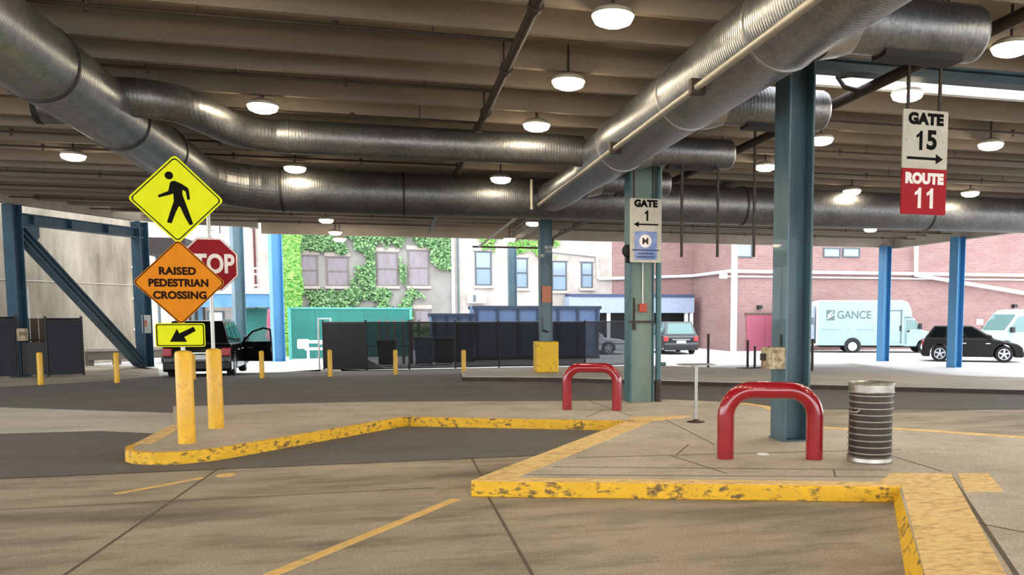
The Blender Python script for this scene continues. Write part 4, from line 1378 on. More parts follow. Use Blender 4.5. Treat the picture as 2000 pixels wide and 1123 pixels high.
def window(parent, px0, px1, py0, py1, Y, mf, mp, sash=True, arch=False, sill=True, fw=0.08):
    x0, x1 = ony(px0, py0, Y).x, ony(px1, py0, Y).x
    z1, z0 = ony(px0, py0, Y).z, ony(px0, py1, Y).z
    f = MB()
    f.box(x0 - fw, x0, Y - 0.06, Y + 0.1, z0, z1).box(x1, x1 + fw, Y - 0.06, Y + 0.1, z0, z1)
    f.box(x0 - fw, x1 + fw, Y - 0.06, Y + 0.1, z1, z1 + fw).box(x0 - fw, x1 + fw, Y - 0.06, Y + 0.1, z0 - fw, z0)
    if sash:
        zm = (z0 + z1) / 2
        f.box(x0, x1, Y - 0.04, Y + 0.05, zm - 0.05, zm + 0.05)
    o = f.build('window', mf, parent)
    MB().box(x0, x1, Y - 0.02, Y + 0.02, z0, z1).build('pane', mp, o)
    if sill:
        MB().box(x0 - fw - 0.1, x1 + fw + 0.1, Y - 0.16, Y + 0.05, z0 - fw - 0.16, z0 - fw).build('sill', M['lintel'], o)
        MB().box(x0 - fw - 0.1, x1 + fw + 0.1, Y - 0.08, Y + 0.05, z1 + fw, z1 + fw + 0.24).build('lintel', M['lintel'], o)
    return (x0 - 0.2, x1 + 0.2, z0 - 0.2, z1 + 0.2)


XI0, XI1, XW1 = bx_at(540), bx_at(889), bx_at(1195)
ivb = thing('building', 'grey rendered building overgrown with ivy behind the teal hoarding', 'building', (0, 0, 0))
MB().box(XI0, XI1, BY, BY + 6, -0.35, 11).build('wall', M['grey_wall'], ivb)
wins = []
for a in ((590, 618, 500, 556), (640, 678, 503, 556), (738, 774, 494, 556), (799, 835, 490, 556)):
    wins.append(window(ivb, *a, BY, M['trim'], M['pane_old']))
wins.append(window(ivb, 812, 838, 606, 630, BY, M['trim'], M['pane_old'], sash=False))
whb = thing('building', 'pale rendered building with sash windows right of the ivy', 'building', (0, 0, 0))
MB().box(XI1, XW1, BY, BY + 6, -0.35, 11).build('wall', M['white_wall'], whb)
wins2 = []
for a in ((930, 957, 493, 555), (1009, 1028, 506, 560), (1080, 1104, 512, 565), (1137, 1155, 514, 560)):
    wins2.append(window(whb, *a, BY, M['frame_dark'], M['pane'], fw=0.09))
ds = thing('downspout', 'white downspout at the corner between ivy and pale building', 'pipe', (XI1, BY, 0))
MB().box(-0.2, -0.02, -0.18, -0.02, -0.3, 9).build('pipe', M['whitepipe'], ds)
MB().tube([(0.2, -0.1, -0.3), (0.2, -0.1, 9)], 0.06, 10).build('dark_pipe', M['inkgrey'], ds)
acu = thing('air_conditioner', 'white air conditioner box low on the pale building', 'air conditioner', (ony(930, 583, BY).x, BY - 0.25, ony(930, 583, BY).z))
MB().box(-0.55, 0.55, -0.25, 0.23, -0.3, 0.3).build('housing', M['whitepipe'], acu, bevel=0.03)
MB().box(-0.25, -0.05, -0.26, -0.25, -0.22, 0.22).build('grille', M['inkgrey'], acu)

# brick buildings
XB1 = 19.35
FBY = 46.6
bk = thing('building', 'pink red brick building with a corner, behind the vehicles', 'building', (0, 0, 0))
MB().box(XW1, XB1 + 0.2, BY, BY + 6, -0.35, 11).build('rear_wall', M['brick'], bk)
MB().box(XB1, 60, FBY, BY + 6, -0.35, 11).build('front_wall', M['brick'], bk)
for a in ((1440, 1467, 470, 500), (1610, 1639, 486, 500), (1648, 1677, 486, 500)):
    window(bk, *a, FBY, M['frame_dark'], M['pane'], sash=False, sill=False)
dr = thing('door', 'pinkish red double door in the brick wall left of the large column', 'door', (0, FBY, -0.35))
x0, x1 = ony(1457, 650, FBY).x, ony(1530, 650, FBY).x
zt2 = ony(1470, 615, FBY).z + 0.35
MB().box(x0, (x0 + x1) / 2 - 0.01, -0.06, 0.02, 0, zt2).build('leaf', M['plum'], dr)
MB().box((x0 + x1) / 2 + 0.01, x1, -0.06, 0.02, 0, zt2).build('leaf', M['plum'], dr)
MB().box(x0 - 0.1, x1 + 0.1, -0.08, 0.02, zt2, zt2 + 0.12).build('frame', M['brownwood'], dr)

fp = thing('wall_pipe', 'double white pipe running across the brick building', 'pipe', (0, 0, 0))
zp = ony(1500, 531, FBY).z
zp2 = ony(1260, 546, BY).z
MB().tube([(XB1 - 0.15, FBY - 0.12, zp), (60, FBY - 0.12, zp)], 0.1, 10).build('upper_pipe', M['whitepipe'], fp, True)
MB().tube([(XB1 - 0.15, FBY - 0.1, zp - 0.3), (60, FBY - 0.1, zp - 0.3)], 0.05, 10).build('lower_pipe', M['whitepipe'], fp, True)
MB().tube([(XB1 - 0.12, FBY - 0.1, zp), (XB1 - 0.12, BY - 0.1, zp), (ony(1168, 545, BY).x, BY - 0.1, zp2)], 0.1, 10).build('upper_pipe', M['whitepipe'], fp, True)
MB().tube([(ony(1168, 545, BY).x, BY - 0.1, zp2), (ony(1165, 502, BY).x, BY - 0.1, ony(1165, 500, BY).z), (ony(1070, 489, BY).x, BY - 0.1, ony(1070, 489, BY).z)], 0.1, 10).build('drop_pipe', M['whitepipe'], fp, True)
vp = thing('downspout', 'wide white vertical downspout near the brick corner', 'pipe', (0, FBY, 0))
xv = ony(1431, 560, FBY).x
MB().box(xv - 0.13, xv + 0.2, -0.25, -0.02, -0.35, 8).build('pipe', M['whitepipe'], vp, bevel=0.02)
cm = thing('security_light', 'white floodlight box at the brick corner under the pipe', 'light', (ony(1410, 539, FBY).x, FBY - 0.15, ony(1410, 539, FBY).z))
MB().box(-0.2, 0.25, -0.15, 0.1, -0.16, 0.12).build('housing', M['whitepipe'], cm, bevel=0.04)
sp_ = thing('wall_pipe', 'white pipe sloping down to the right across the brick wall', 'pipe', (0, FBY - 0.35, 0))
q0, q1, q2 = ony(1783, 470, FBY), ony(1783, 538, FBY), ony(2060, 584, FBY)
MB().tube([(q0.x, 0, q0.z), (q1.x, 0, q1.z), (q2.x, 0, q2.z)], 0.14, 12).build('pipe', M['whitepipe'], sp_, True)
ws = thing('wall_sign', 'small white sign on the brick wall above the dark crossover', 'sign', (ony(1913, 629, FBY).x, FBY - 0.03, ony(1913, 629, FBY).z))
MB().box(-0.25, 0.25, -0.02, 0.02, -0.17, 0.17).build('sheet', M['whitepipe'], ws)
for px_, py_, lab in ((1481, 600, 'small dark wall lamp above the pinkish red door'), (1978, 598, 'small dark wall lamp at the right end of the brick wall')):
    wl_ = thing('wall_lamp', lab, 'lamp', (ony(px_, py_, FBY).x, FBY, ony(px_, py_, FBY).z))
    MB().box(-0.12, 0.16, -0.3, -0.02, -0.08, 0.12).build('housing', M['black'], wl_, bevel=0.03)
    MB().box(-0.04, 0.04, -0.1, 0.02, -0.12, 0.0).build('bracket', M['black'], wl_)

# canopy in the recess
cz0, cz1 = ony(1230, 611, 51.2).z, ony(1230, 580, 51.2).z
cx0, cx1 = ony(1112, 590, 51.2).x, ony(1356, 590, 51.2).x
cn = thing('canopy', 'pale blue flat canopy with navy top edge in the brick recess', 'canopy', (0, 51.2, 0))
MB().box(cx0, min(cx1, XB1 - 0.05), 0, 1.75, cz0, cz1).build('fascia', M['canopy'], cn)
MB().box(cx0 + 0.1, min(cx1, XB1 - 0.05), -0.06, 1.75, cz1, cz1 + 0.17).build('roof_edge', M['canopy_top'], cn)
for x in (ony(1342, 620, 51.2).x, ony(1352, 620, 51.2).x, ony(1190, 620, 51.2).x):
    MB().box(x - 0.1, x + 0.1, 0.1, 0.3, -0.35, cz0).build('post', M['whitepipe'], cn)
struct(MB().box(cx0 + 0.3, XB1, BY - 0.1, BY - 0.02, -0.35, cz0 + 0.1).build('recess_shade', M['dark']))  # flat dark sheet, paints in the shade of the recess below the canopy

# left: white house with balcony behind the blue columns
lh = thing('building', 'white rendered house behind the STOP sign and the blue columns', 'building', (0, 0, 0))
LHY = 49.0
MB().box(bx_at(250, LHY), bx_at(545, LHY), LHY, LHY + 3.9, -0.35, 11).build('wall', M['white_wall'], lh)
for a in ((522, 530, 458, 535),):
    MB().box(ony(496, 500, LHY).x, ony(499.5, 500, LHY).x, LHY - 0.12, LHY, 2.0, 9).build('red_pipe', M['redpipe'], lh)
MB().box(ony(370, 620, LHY).x, ony(400, 620, LHY).x, LHY - 0.2, LHY, 1.2, 3.0).build('dark_opening', M['dark'], lh)
window(lh, 408, 434, 610, 632, LHY, M['inkgrey'], M['whitepipe'], sash=False, sill=False)
bal = thing('balcony', 'white railed balcony with blue edge beam between the blue columns', 'balcony', (0, 46.6, 0))
xa, xb = ony(385, 580, 46.6).x, ony(528, 580, 46.6).x
zb0, zb1, zb2 = ony(500, 600, 46.6).z, ony(500, 574, 46.6).z, ony(500, 563, 46.6).z
MB().box(xa, xb, 0, 0.3, zb0, zb1).build('edge_beam', M['ltblue'], bal)
MB().box(xa, xb, -0.1, 2.2, zb1, zb2).build('deck', M['whitepipe'], bal)
zr = ony(500, 524, 46.6).z
for z in (zr, zr - 0.3, zb2 + 0.15):
    MB().tube([(xa, 0, z), (xb, 0, z)], 0.045, 8).build('rail', M['whitepipe'], bal)
for i in range(5):
    x = xa + (xb - xa) * i / 4
    MB().box(x - 0.04, x + 0.04, -0.04, 0.04, zb2, zr).build('baluster', M['whitepipe'], bal)
for x in (xa + 0.1, xb - 0.1):
    MB().box(x - 0.1, x + 0.1, 0.05, 0.25, -0.35, zb0).build('support', M['frame_blue'], bal)
gp_ = thing('shutter', 'dark teal shutter below the balcony behind the open car door', 'shutter', (0, 47.5, 0))
MB().box(ony(482, 640, 47.5).x, ony(524, 640, 47.5).x, -0.05, 0.05, -0.35, ony(500, 602, 47.5).z).build('sheet', M['tealpanel'], gp_)
um = thing('parasol', 'folded pink parasol standing beside the bright blue column', 'parasol', (ony(527, 660, 44.5).x, 44.5, -0.35))
zt3 = ony(527, 602, 44.5).z + 0.35
MB().lathe([(0.2, 0.0), (0.2, 0.06), (0.03, 0.09), (0.03, 0.95)], (0, 0, 0), 16).build('base', M['inkgrey'], um)
MB().lathe([(0.17, 0.95), (0.2, 1.1), (0.13, 1.35), (0.12, 2.0), (0.06, zt3 - 0.1), (0.015, zt3)], (0, 0, 0), 16).build('folded_canopy', M['plum'], um, True)
dk = thing('awning', 'dark flat awning between the blue frame and the STOP sign', 'awning', (0, 39.5, 0))
MB().box(ony(292, 470, 39.5).x, ony(372, 470, 39.5).x, -1.0, 1.0, ony(330, 500, 39.5).z, ony(330, 468, 39.5).z).build('slab', M['dark'], dk)
for x in (ony(296, 470, 39.5).x + 0.1, ony(368, 470, 39.5).x):
    MB().tube([(x, 0.3, -0.35), (x, 0.3, ony(330, 500, 39.5).z)], 0.06, 10).build('post', M['inkgrey'], dk)

# ---- ivy
from mathutils import noise as mnoise


def leaves(name, label, cat, pts, m, size):
    v, f = [], []
    for (x, y, z) in pts:
        s = size * random.uniform(0.6, 1.25)
        n = Vector((random.uniform(-0.6, 0.6), -1, random.uniform(-0.1, 0.9))).normalized()
        u = n.orthogonal().normalized()
        u.rotate(Matrix.Rotation(random.uniform(0, 6.28), 3, n))
        b = n.cross(u)
        o = len(v)
        c = Vector((x, y, z))
        v += [tuple(c - u * s), tuple(c - u * s * 0.2 + b * s * 0.62 - n * s * 0.1), tuple(c + u * s), tuple(c - u * s * 0.2 - b * s * 0.62 - n * s * 0.1)]
        f += [(o, o + 1, o + 2), (o, o + 2, o + 3)]
    mb = MB()
    mb.v, mb.f = v, f
    o = mb.build(name, m, recalc=False)
    tag(o, label, cat)
    o['kind'] = 'stuff'
    return o


def inside(x, z, ws_):
    return any(a < x < b and c < z < d for a, b, c, d in ws_)


pts = []
while len(pts) < 15000:
    x, z = random.uniform(XI0 + 0.5, XI1 - 0.25), random.uniform(0.2, 8.0)
    if inside(x, z, wins):
        continue
    d = mnoise.noise(Vector((x * 0.42, 3.0, z * 0.55))) + 0.55 * mnoise.noise(Vector((x * 1.3, 9.0, z * 1.1)))
    lim = -0.05 + (0.35 if x > 1.3 and z < 4.2 else 0) + (0.25 if x < -2 and z > 4 else 0) - (0.3 if z < 3.2 and x < 1.6 else 0)
    if d > lim + random.uniform(-0.12, 0.3):
        pts.append((x, BY - random.uniform(0.03, 0.3), z))
leaves('ivy', 'green ivy spreading over the grey building wall', 'ivy', pts, M['leafd'], 0.115)
pts = []
while len(pts) < 1500:
    x, z = random.uniform(XI1 + 1.5, XI1 + 6.5), random.uniform(4.2, 7.5)
    if inside(x, z, wins2):
        continue
    if mnoise.noise(Vector((x * 0.8, 5.0, z * 0.9))) + (z - 5.6) * 0.45 > 0.05:
        pts.append((x, BY - random.uniform(0.03, 0.25), z))
leaves('ivy', 'light ivy hanging from the top of the pale building', 'ivy', pts, M['leafl'], 0.1)
VY = 46.5
vx0, vx1 = ony(556, 600, VY).x, ony(590, 600, VY).x
pts = []
for i in range(11000):
    z = random.uniform(-0.3, 8.5)
    wv = 0.5 * (vx1 - vx0) * (1.0 + 0.12 * math.sin(z * 2.3))
    a = random.uniform(0, 2 * pi)
    r = wv * math.sqrt(random.uniform(0.3, 1))
    pts.append(((vx0 + vx1) / 2 + r * math.cos(a), VY + 0.7 * r * math.sin(a), z))
vine = thing('climbing_vine', 'bright green column of climbing vine right of the blue column', 'vine', ((vx0 + vx1) / 2, VY, -0.35))
o = leaves('foliage', '', '', [(a - (vx0 + vx1) / 2, b - VY, c + 0.35) for a, b, c in pts], M['leafl'], 0.11)
o.parent = vine
del o['label'], o['category']
MB().tube([(0, 0, 0), (0.05, 0, 4), (0, 0, 8.5)], 0.08, 8).build('stem', M['stem'], vine)

# ================================================================== VEHICLES
def wheel(parent, x, y, r, wd, side, spoked=True, mr=None):
    t = MB().lathe([(r * 0.62, -wd / 2), (r * 0.93, -wd / 2), (r, -wd * 0.32), (r, wd * 0.32), (r * 0.93, wd / 2), (r * 0.62, wd / 2)], (0, 0, 0), 28, 'y').build('wheel', M['tyre'], parent, True, angle=30)
    t.location = (x, y, r)
    ys = side * wd * 0.47
    rim = MB()
    if spoked:
        rim.lathe([(r * 0.57, -0.02), (r * 0.66, -0.02), (r * 0.66, 0.02), (r * 0.57, 0.02), (r * 0.57, -0.02)], (0, ys, 0), 28, 'y', caps=False)
        for k in range(5):
            a = 2 * pi * k / 5 + 0.3
            d = Vector((math.cos(a), 0, math.sin(a)))
            rim.bar(Vector((0, ys, 0)), Vector((0, ys, 0)) + d * r * 0.6, 0.03, r * 0.2)
        rim.lathe([(r * 0.16, -0.03), (r * 0.16, 0.03)], (0, ys, 0), 12, 'y')
    else:
        rim.lathe([(r * 0.66, -0.02), (r * 0.66, 0.02)], (0, ys, 0), 28, 'y')
        rim.lathe([(r * 0.28, -0.05), (r * 0.28, 0.05)], (0, ys, 0), 16, 'y')
    rim.build('rim', mr or (M['rim'] if spoked else M['hub']), t, True, angle=30)
    MB().lathe([(r * 0.6, -0.01), (r * 0.6, 0.01)], (0, ys - side * 0.05, 0), 20, 'y').build('brake_disc', M['black'], t)
    return t


def side_poly(pts, arches, r):
    """body outline (x,z) from rear to front along the bottom, with wheel arches, then the given top line back"""
    bottom = []
    x_end = [pts[0][0], pts[-1][0]]
    zb = pts[0][1]
    for cx in arches:
        zc = r
        for i in range(9):
            a = pi - pi * i / 8
            bottom.append((cx + r * 1.16 * math.cos(a), max(zb, zc + r * 1.16 * math.sin(a))))
    return bottom


def body_mesh(bottom_z, x0, x1, arches, r, top, w, name, m, parent, bevel=0.05):
    """lower body: flat sides, arches cut in, top line given from front to rear"""
    poly = [(x0, bottom_z)]
    for cx in arches:
        R1 = r * 1.15
        a0 = math.asin(clip((bottom_z - r) / R1, -1, 1))
        for i in range(11):
            a = (pi - a0) + (2 * a0 - pi) * i / 10
            poly.append((cx + R1 * math.cos(a), r + R1 * math.sin(a)))
    poly.append((x1, bottom_z))
    poly += top
    o = MB().slab_y(poly, -w / 2, w / 2).build(name, m, parent, True, bevel=bevel, seg=3, angle=35)
    return o


def frustum(x0, x1, z0, X0, X1, z1, w0, w1):
    """greenhouse corners: bottom then top"""
    return [(x0, -w0 / 2, z0), (x1, -w0 / 2, z0), (x1, w0 / 2, z0), (x0, w0 / 2, z0), (X0, -w1 / 2, z1), (X1, -w1 / 2, z1), (X1, w1 / 2, z1), (X0, w1 / 2, z1)]


def face_panel(c, u0, u1, v0, v1, m, parent, name, off=0.008, t=0.012):
    """panel lying just proud of a quad face c = (bottom-left, bottom-right, top-right, top-left)"""
    a, b, d, e = [Vector(p) for p in c]
    P = lambda u, v: (a * (1 - u) + b * u) * (1 - v) + (e * (1 - u) + d * u) * v
    n = (b - a).cross(e - a).normalized()
    q = [P(u0, v0), P(u1, v0), P(u1, v1), P(u0, v1)]
    return MB().hexa([tuple(p + n * (off - t)) for p in q] + [tuple(p + n * off) for p in q]).build(name, m, parent)


def make_car(label, loc, rz, paint, L=4.6, W=1.85, H=1.65, r=0.34, wb=2.7, belt=0.98, hood=0.95, rear_x=0.12, rs=0.55, ws=1.55, glassm=None, open_door=False, roof_rails=False, spoked=True, name='car', cat='car'):
    """x forward, origin on the ground under the middle"""
    t = thing(name, label, cat, loc, rz)
    g = glassm or M['carglass']
    x0, x1 = -L / 2, L / 2
    ax = (-wb / 2 - 0.02, wb / 2 - 0.02)
    top = [(x1 - 0.0, 0.45), (x1 - 0.04, 0.7), (x1 - 0.25, 0.84), (x1 - 1.15, hood), (x1 - 1.3, belt), (x0 + 0.1, belt + 0.03), (x0, 0.85), (x0 - 0.02, 0.5)]
    bod = body_mesh(0.24, x0, x1, ax, r, top, W, 'body', paint, t)
    gh = frustum(x0 + rear_x, x1 - 1.15, belt - 0.02, x0 + rs, x1 - 1.15 - (ws - 0.75), H, W - 0.1, W - 0.48)
    MB().hexa(gh).build('roof', paint, t, True, bevel=0.06, seg=3)
    R0, R1, R2, R3 = gh[0], gh[1], gh[5], gh[4]
    Lf = (gh[2], gh[3], gh[7], gh[6])
    for c in ((R0, R1, R2, R3), Lf):
        flip = c[0][0] > c[1][0]
        for (u0, u1) in ((0.06, 0.3), (0.34, 0.6), (0.64, 0.93)):
            if flip:
                u0, u1 = 1 - u1, 1 - u0
            face_panel(c, u0, u1, 0.16, 0.88, g, t, 'side_window')
    face_panel((gh[1], gh[2], gh[6], gh[5]), 0.06, 0.94, 0.1, 0.9, g, t, 'windscreen')
    face_panel((gh[3], gh[0], gh[4], gh[7]), 0.08, 0.92, 0.14, 0.88, g, t, 'rear_window')
    MB().box(x0 - 0.07, x0 + 0.15, -W / 2 + 0.03, W / 2 - 0.03, 0.3, 0.55).build('rear_bumper', M['black'] if paint != M['paint_silver'] else paint, t, bevel=0.04)
    MB().box(x1 - 0.15, x1 + 0.06, -W / 2 + 0.05, W / 2 - 0.05, 0.28, 0.5).build('front_bumper', M['black'], t, bevel=0.04)
    MB().box(x1 - 0.1, x1 + 0.0, -0.45, 0.45, 0.55, 0.68).build('front_grille', M['black'], t, bevel=0.01)
    for s in (-1, 1):
        MB().box(x0 - 0.03, x0 + 0.2, s * (W / 2 - 0.14) - 0.13, s * (W / 2 - 0.14) + 0.13, 0.72, 0.98).build('tail_lamp', M['taillight'], t, bevel=0.03)
        MB().box(x1 - 0.3, x1 - 0.01, s * (W / 2 - 0.2) - 0.18, s * (W / 2 - 0.2) + 0.18, 0.62, 0.76).build('headlamp', M['headlight'], t, bevel=0.03)
        MB().box(x1 - 1.5, x1 - 1.32, s * (W / 2 + 0.08) - 0.09, s * (W / 2 + 0.08) + 0.09, belt + 0.02, belt + 0.18).build('mirror', paint, t, bevel=0.03)
        for xx in (-0.35, 0.65):
            MB().box(xx - 0.1, xx + 0.1, s * (W / 2 + 0.012) - 0.015, s * (W / 2 + 0.012) + 0.015, 0.84, 0.88).build('door_handle', M['chrome'], t)
        if roof_rails:
            MB().tube([(x0 + rs + 0.1, s * (W / 2 - 0.3), H + 0.02), (x1 - 2.2, s * (W / 2 - 0.3), H + 0.02)], 0.02, 8).build('roof_rail', M['chrome'], t)
    MB().box(x0 - 0.05, x0 - 0.02, -0.26, 0.26, 0.62, 0.76).build('number_plate', M['plate'], t)
    MB().box(x0 - 0.04, x0 + 0.02, -0.5, 0.5, 0.8, 0.84).build('trim_bar', M['chrome'], t)
    for cx in ax:
        for s in (-1, 1):
            wheel(t, cx, s * (W / 2 - 0.12), r, 0.22, s, spoked)
    if open_door:
        dj = thing('x', '', '', (0, 0, 0))
        bpy.data.objects.remove(dj)
        dd = MB()
        dd.slab_y([(-1.05, 0.38), (0.0, 0.38), (0.0, belt), (-1.05, belt)], -0.05, 0.05)
        d = dd.build('open_door', paint, t, True, bevel=0.03)
        d.location = (0.95, -W / 2 + 0.02, 0)
        d.rotation_euler = (0, 0, math.radians(68))
        fr = MB().tube([(-1.03, 0, belt), (-1.0, 0, 1.5), (-0.75, 0, 1.55), (-0.35, 0, 1.42), (0.0, 0, belt)], 0.035, 8).build('window_frame', paint, d, True)
        MB().slab_y([(-1.0, belt), (-0.97, 1.48), (-0.75, 1.52), (-0.36, 1.39), (-0.03, belt)], -0.006, 0.006).build('window_glass', M['door_glass'], d)
        MB().box(-0.18, 0.0, -0.12, -0.05, belt + 0.02, belt + 0.16).build('door_mirror', paint, d, bevel=0.02)
    return t


md, ntd, bd = new_mat('clear door glass')
bd.inputs['Base Color'].default_value = (0.5, 0.8, 0.78, 1)
bd.inputs['Alpha'].default_value = 0.35
bd.inputs['Roughness'].default_value = 0.05
M['door_glass'] = md

# black SUV at the left, seen from behind with its door open
rw = ong(456, 733)
ang = pi / 2 + 0.04
ca, sa = math.cos(ang), math.sin(ang)
lw, wbl = 0.9, 2.85
cxl, cyl = -wbl / 2, -0.9
cx_ = rw.x - (cxl * ca - cyl * sa)
cy_ = rw.y - (cxl * sa + cyl * ca)
make_car('black SUV seen from behind with one door standing open', (cx_, cy_, gz(cx_, cy_) + 0.02), ang, M['paint_black'], 4.8, 1.95, 1.82, 0.38, wbl, 1.08, 1.02, 0.06, 0.32, 1.5, open_door=True, roof_rails=True)
# dark pickup-like SUV beside the canopy
p = ong(1331, 693)
make_car('dark green SUV seen from behind, parked right of the green grey column', (p.x + 0.15, p.y + 2.4, -0.35), pi / 2 - 0.06, M['paint_dkgreen'], 4.6, 1.95, 1.78, 0.37, 2.75, 1.05, 1.0, 0.05, 0.45, 1.5, M['carglass_teal'], spoked=False, name='suv')
# dark crossover on the right, side view
p0, p1 = ong(1838, 707), ong(1955, 707)
p0, p1 = onz(1838, 707, -0.33), onz(1957, 707, -0.35)
hd_ = -0.62
pm = (p0 + p1) / 2 + Vector((-math.sin(hd_), math.cos(hd_), 0)) * 0.82
make_car('dark bronze crossover car in front of the brick wall, facing right', (pm.x, pm.y, -0.35), hd_, M['paint_brown'], 4.25, 1.85, 1.66, 0.38, 2.7, 1.06, 1.04, 0.06, 0.5, 1.75, roof_rails=False)
# silver white car behind the grey fence panel
p = ong(1206, 690)
make_car('silver white car half hidden by the dumpster and grey fence panel', (p.x - 2.3, 45.0, -0.35), 0.0, M['paint_silver'], 4.6, 1.85, 1.7, 0.34, 2.7, 0.95, 0.92, 0.1, 0.5, 1.6)


M['rim_dull'] = plain('faint grey lettering', '#7b8f92', 0.6)


def make_box_truck(label, loc, rz, paint, L, Hh, boxl):
    """white cutaway box van: box at the rear, cab in front (x forward), right-hand side at -y"""
    t = thing('box_van', label, 'van', loc, rz)
    W = 2.15
    x0 = -L / 2
    xb = x0 + boxl
    x1 = L / 2
    prof = [(x0, 0.42), (xb, 0.42), (xb, Hh - 0.95), (xb + 0.42, Hh - 0.98), (xb + 0.36, Hh - 0.55), (xb + 0.18, Hh - 0.15), (xb - 0.15, Hh), (x0 + 0.1, Hh), (x0, Hh - 0.1)]
    MB().slab_y(prof, -W / 2, W / 2).build('cargo_box', paint, t, True, bevel=0.05, seg=3, angle=35)
    MB().box(x0 - 0.02, x0 + 0.06, -W / 2 - 0.02, W / 2 + 0.02, 0.45, Hh - 0.05).build('rear_frame', M['whitepipe'], t, bevel=0.01)
    MB().box(x0 + 0.2, xb - 0.2, -W / 2 - 0.012, -W / 2, Hh - 0.14, Hh - 0.09).build('top_rail', M['rim'], t)
    MB().box(x0 + 0.1, xb, -W / 2 - 0.015, -W / 2, 0.44, 0.56).build('side_skirt', paint, t)
    # sliding side door outline
    xd0, xd1 = xb - 1.05, xb - 0.15
    dm = MB().box(xd0, xd1, -W / 2 - 0.02, -W / 2, 0.62, Hh - 0.62).build('side_door', paint, t)
    MB().box(xd1 - 0.09, xd1, -W / 2 - 0.03, -W / 2 - 0.015, 0.55, Hh - 0.55).build('door_seal', M['inkgrey'], dm)
    MB().box(xd0, xd1, -W / 2 - 0.03, -W / 2 - 0.015, Hh - 0.62, Hh - 0.56).build('door_seal', M['inkgrey'], dm)
    MB().box(xd1 - 0.13, xd1 - 0.02, -W / 2 - 0.05, -W / 2 - 0.02, 1.25, 1.55).build('door_handle', M['black'], dm)
    # cab
    Wc = 1.95
    cab = [(xb, 0.38)]
    r = 0.37
    xa = x1 - 0.72
    for i in range(11):
        a = pi - pi * i / 10
        cab.append((xa + 0.45 * math.cos(a), max(0.38, r + 0.45 * math.sin(a))))
    cab += [(x1, 0.38), (x1 + 0.04, 0.62), (x1 - 0.02, 0.98), (x1 - 0.25, 1.15), (x1 - 0.95, 1.32), (xb + 0.55, Hh - 1.0), (xb, Hh - 0.95)]
    MB().slab_y(cab, -Wc / 2, Wc / 2).build('cab', paint, t, True, bevel=0.05, seg=3, angle=35)
    xw = x1 - 1.0
    for s in (-1, 1):
        y = s * Wc / 2
        gw = [(xb + 0.12, 1.36), (xw - 0.02, 1.36), (xb + 0.62, Hh - 1.12), (xb + 0.12, Hh - 1.1)]
        MB().slab_y(gw, y - 0.012 + s * 0.006, y + 0.012 + s * 0.006).build('cab_window', M['carglass_teal'], t)
        MB().box(xb + 0.1, xb + 0.14, y - 0.015, y + 0.015, 0.5, 1.36).build('door_line', M['inkgrey'], t)
        MB().box(xb + 0.18, xb + 0.3, y - 0.03, y + 0.03, 1.18, 1.3).build('door_handle', M['black'], t)
        MB().box(xw - 0.12, xw + 0.05, y + s * 0.12 - 0.12, y + s * 0.12 + 0.12, 1.36, 1.68).build('mirror', M['black'], t, bevel=0.03)
        MB().box(x1 - 0.2, x1 + 0.03, y - s * 0.2 - 0.16, y - s * 0.2 + 0.16, 0.78, 0.98).build('headlamp', M['headlight'], t, bevel=0.02)
    ws_ = ((xw + 0.0, -Wc / 2, 1.33), (xw + 0.0, Wc / 2, 1.33), (xb + 0.56, Wc / 2, Hh - 1.02), (xb + 0.56, -Wc / 2, Hh - 1.02))
    face_panel(ws_, 0.05, 0.95, 0.08, 0.94, M['carglass_teal'], t, 'windscreen', 0.02)
    MB().box(x1 - 0.1, x1 + 0.1, -Wc / 2, Wc / 2, 0.4, 0.6).build('front_bumper', M['whitepipe'], t, bevel=0.03)
    MB().box(x0 + 0.3, x1 - 0.5, -0.5, 0.5, 0.3, 0.5).build('chassis', M['black'], t)
    MB().box(x0 - 0.6, x0, -0.9, 0.9, 0.5, 0.58).build('rear_step', M['inkgrey'], t)
    for s in (-1, 1):
        wheel(t, x0 + 2.0, s * (W / 2 - 0.1), r, 0.26, s, False)
        wheel(t, xa, s * (Wc / 2 - 0.1), r, 0.24, s, False)
    MB().lathe([(0.47, -0.016), (0.47, 0.01)], (x0 + 2.0, -W / 2, 0.4), 28, 'y').build('wheel_well', M['black'], t)
    # markings on the right-hand side
    y = -W / 2 - 0.004
    lg = MB().box(x0 + 0.52, x0 + 0.98, y - 0.006, y, Hh - 1.14, Hh - 0.56).build('logo_square', M['inkgrey'], t)
    MB().slab_y([(x0 + 0.54, Hh - 1.02), (x0 + 0.58, Hh - 1.06), (x0 + 0.96, Hh - 0.82), (x0 + 0.92, Hh - 0.76)], y - 0.009, y - 0.005).build('logo_stroke', M['whitepipe'], lg)
    MB().slab_y([(x0 + 0.58, Hh - 0.86), (x0 + 0.64, Hh - 0.92), (x0 + 0.9, Hh - 0.66), (x0 + 0.82, Hh - 0.62)], y - 0.009, y - 0.005).build('logo_stroke', M['whitepipe'], lg)
    lettering('GANCE', 0.62, M['inkgrey'], t, (x0 + 2.05, y, Hh - 0.85), bold=0.012, sx=0.9)
    for xx, wdt in ((x0 + 0.8, 0.5), (x0 + 1.75, 0.08), (x0 + 2.7, 0.5)):
        MB().box(xx - wdt, xx + wdt, y - 0.004, y, 1.28, 1.36).build('faint_line', M['rim_dull'], t)
    return t


pl, pr = onz(1594, 689, -0.35), onz(1832, 690, -0.35)
LT = (pr - pl).length
ht_ = math.atan2(pr.y - pl.y, pr.x - pl.x)
pc = (pl + pr) / 2 + Vector((-math.sin(ht_), math.cos(ht_), 0)) * 1.0
make_box_truck('pale box van with GANCE lettering and a square logo', (pc.x, pc.y, -0.35), ht_, M['paint_white'], LT, 2.98, LT * 0.72)
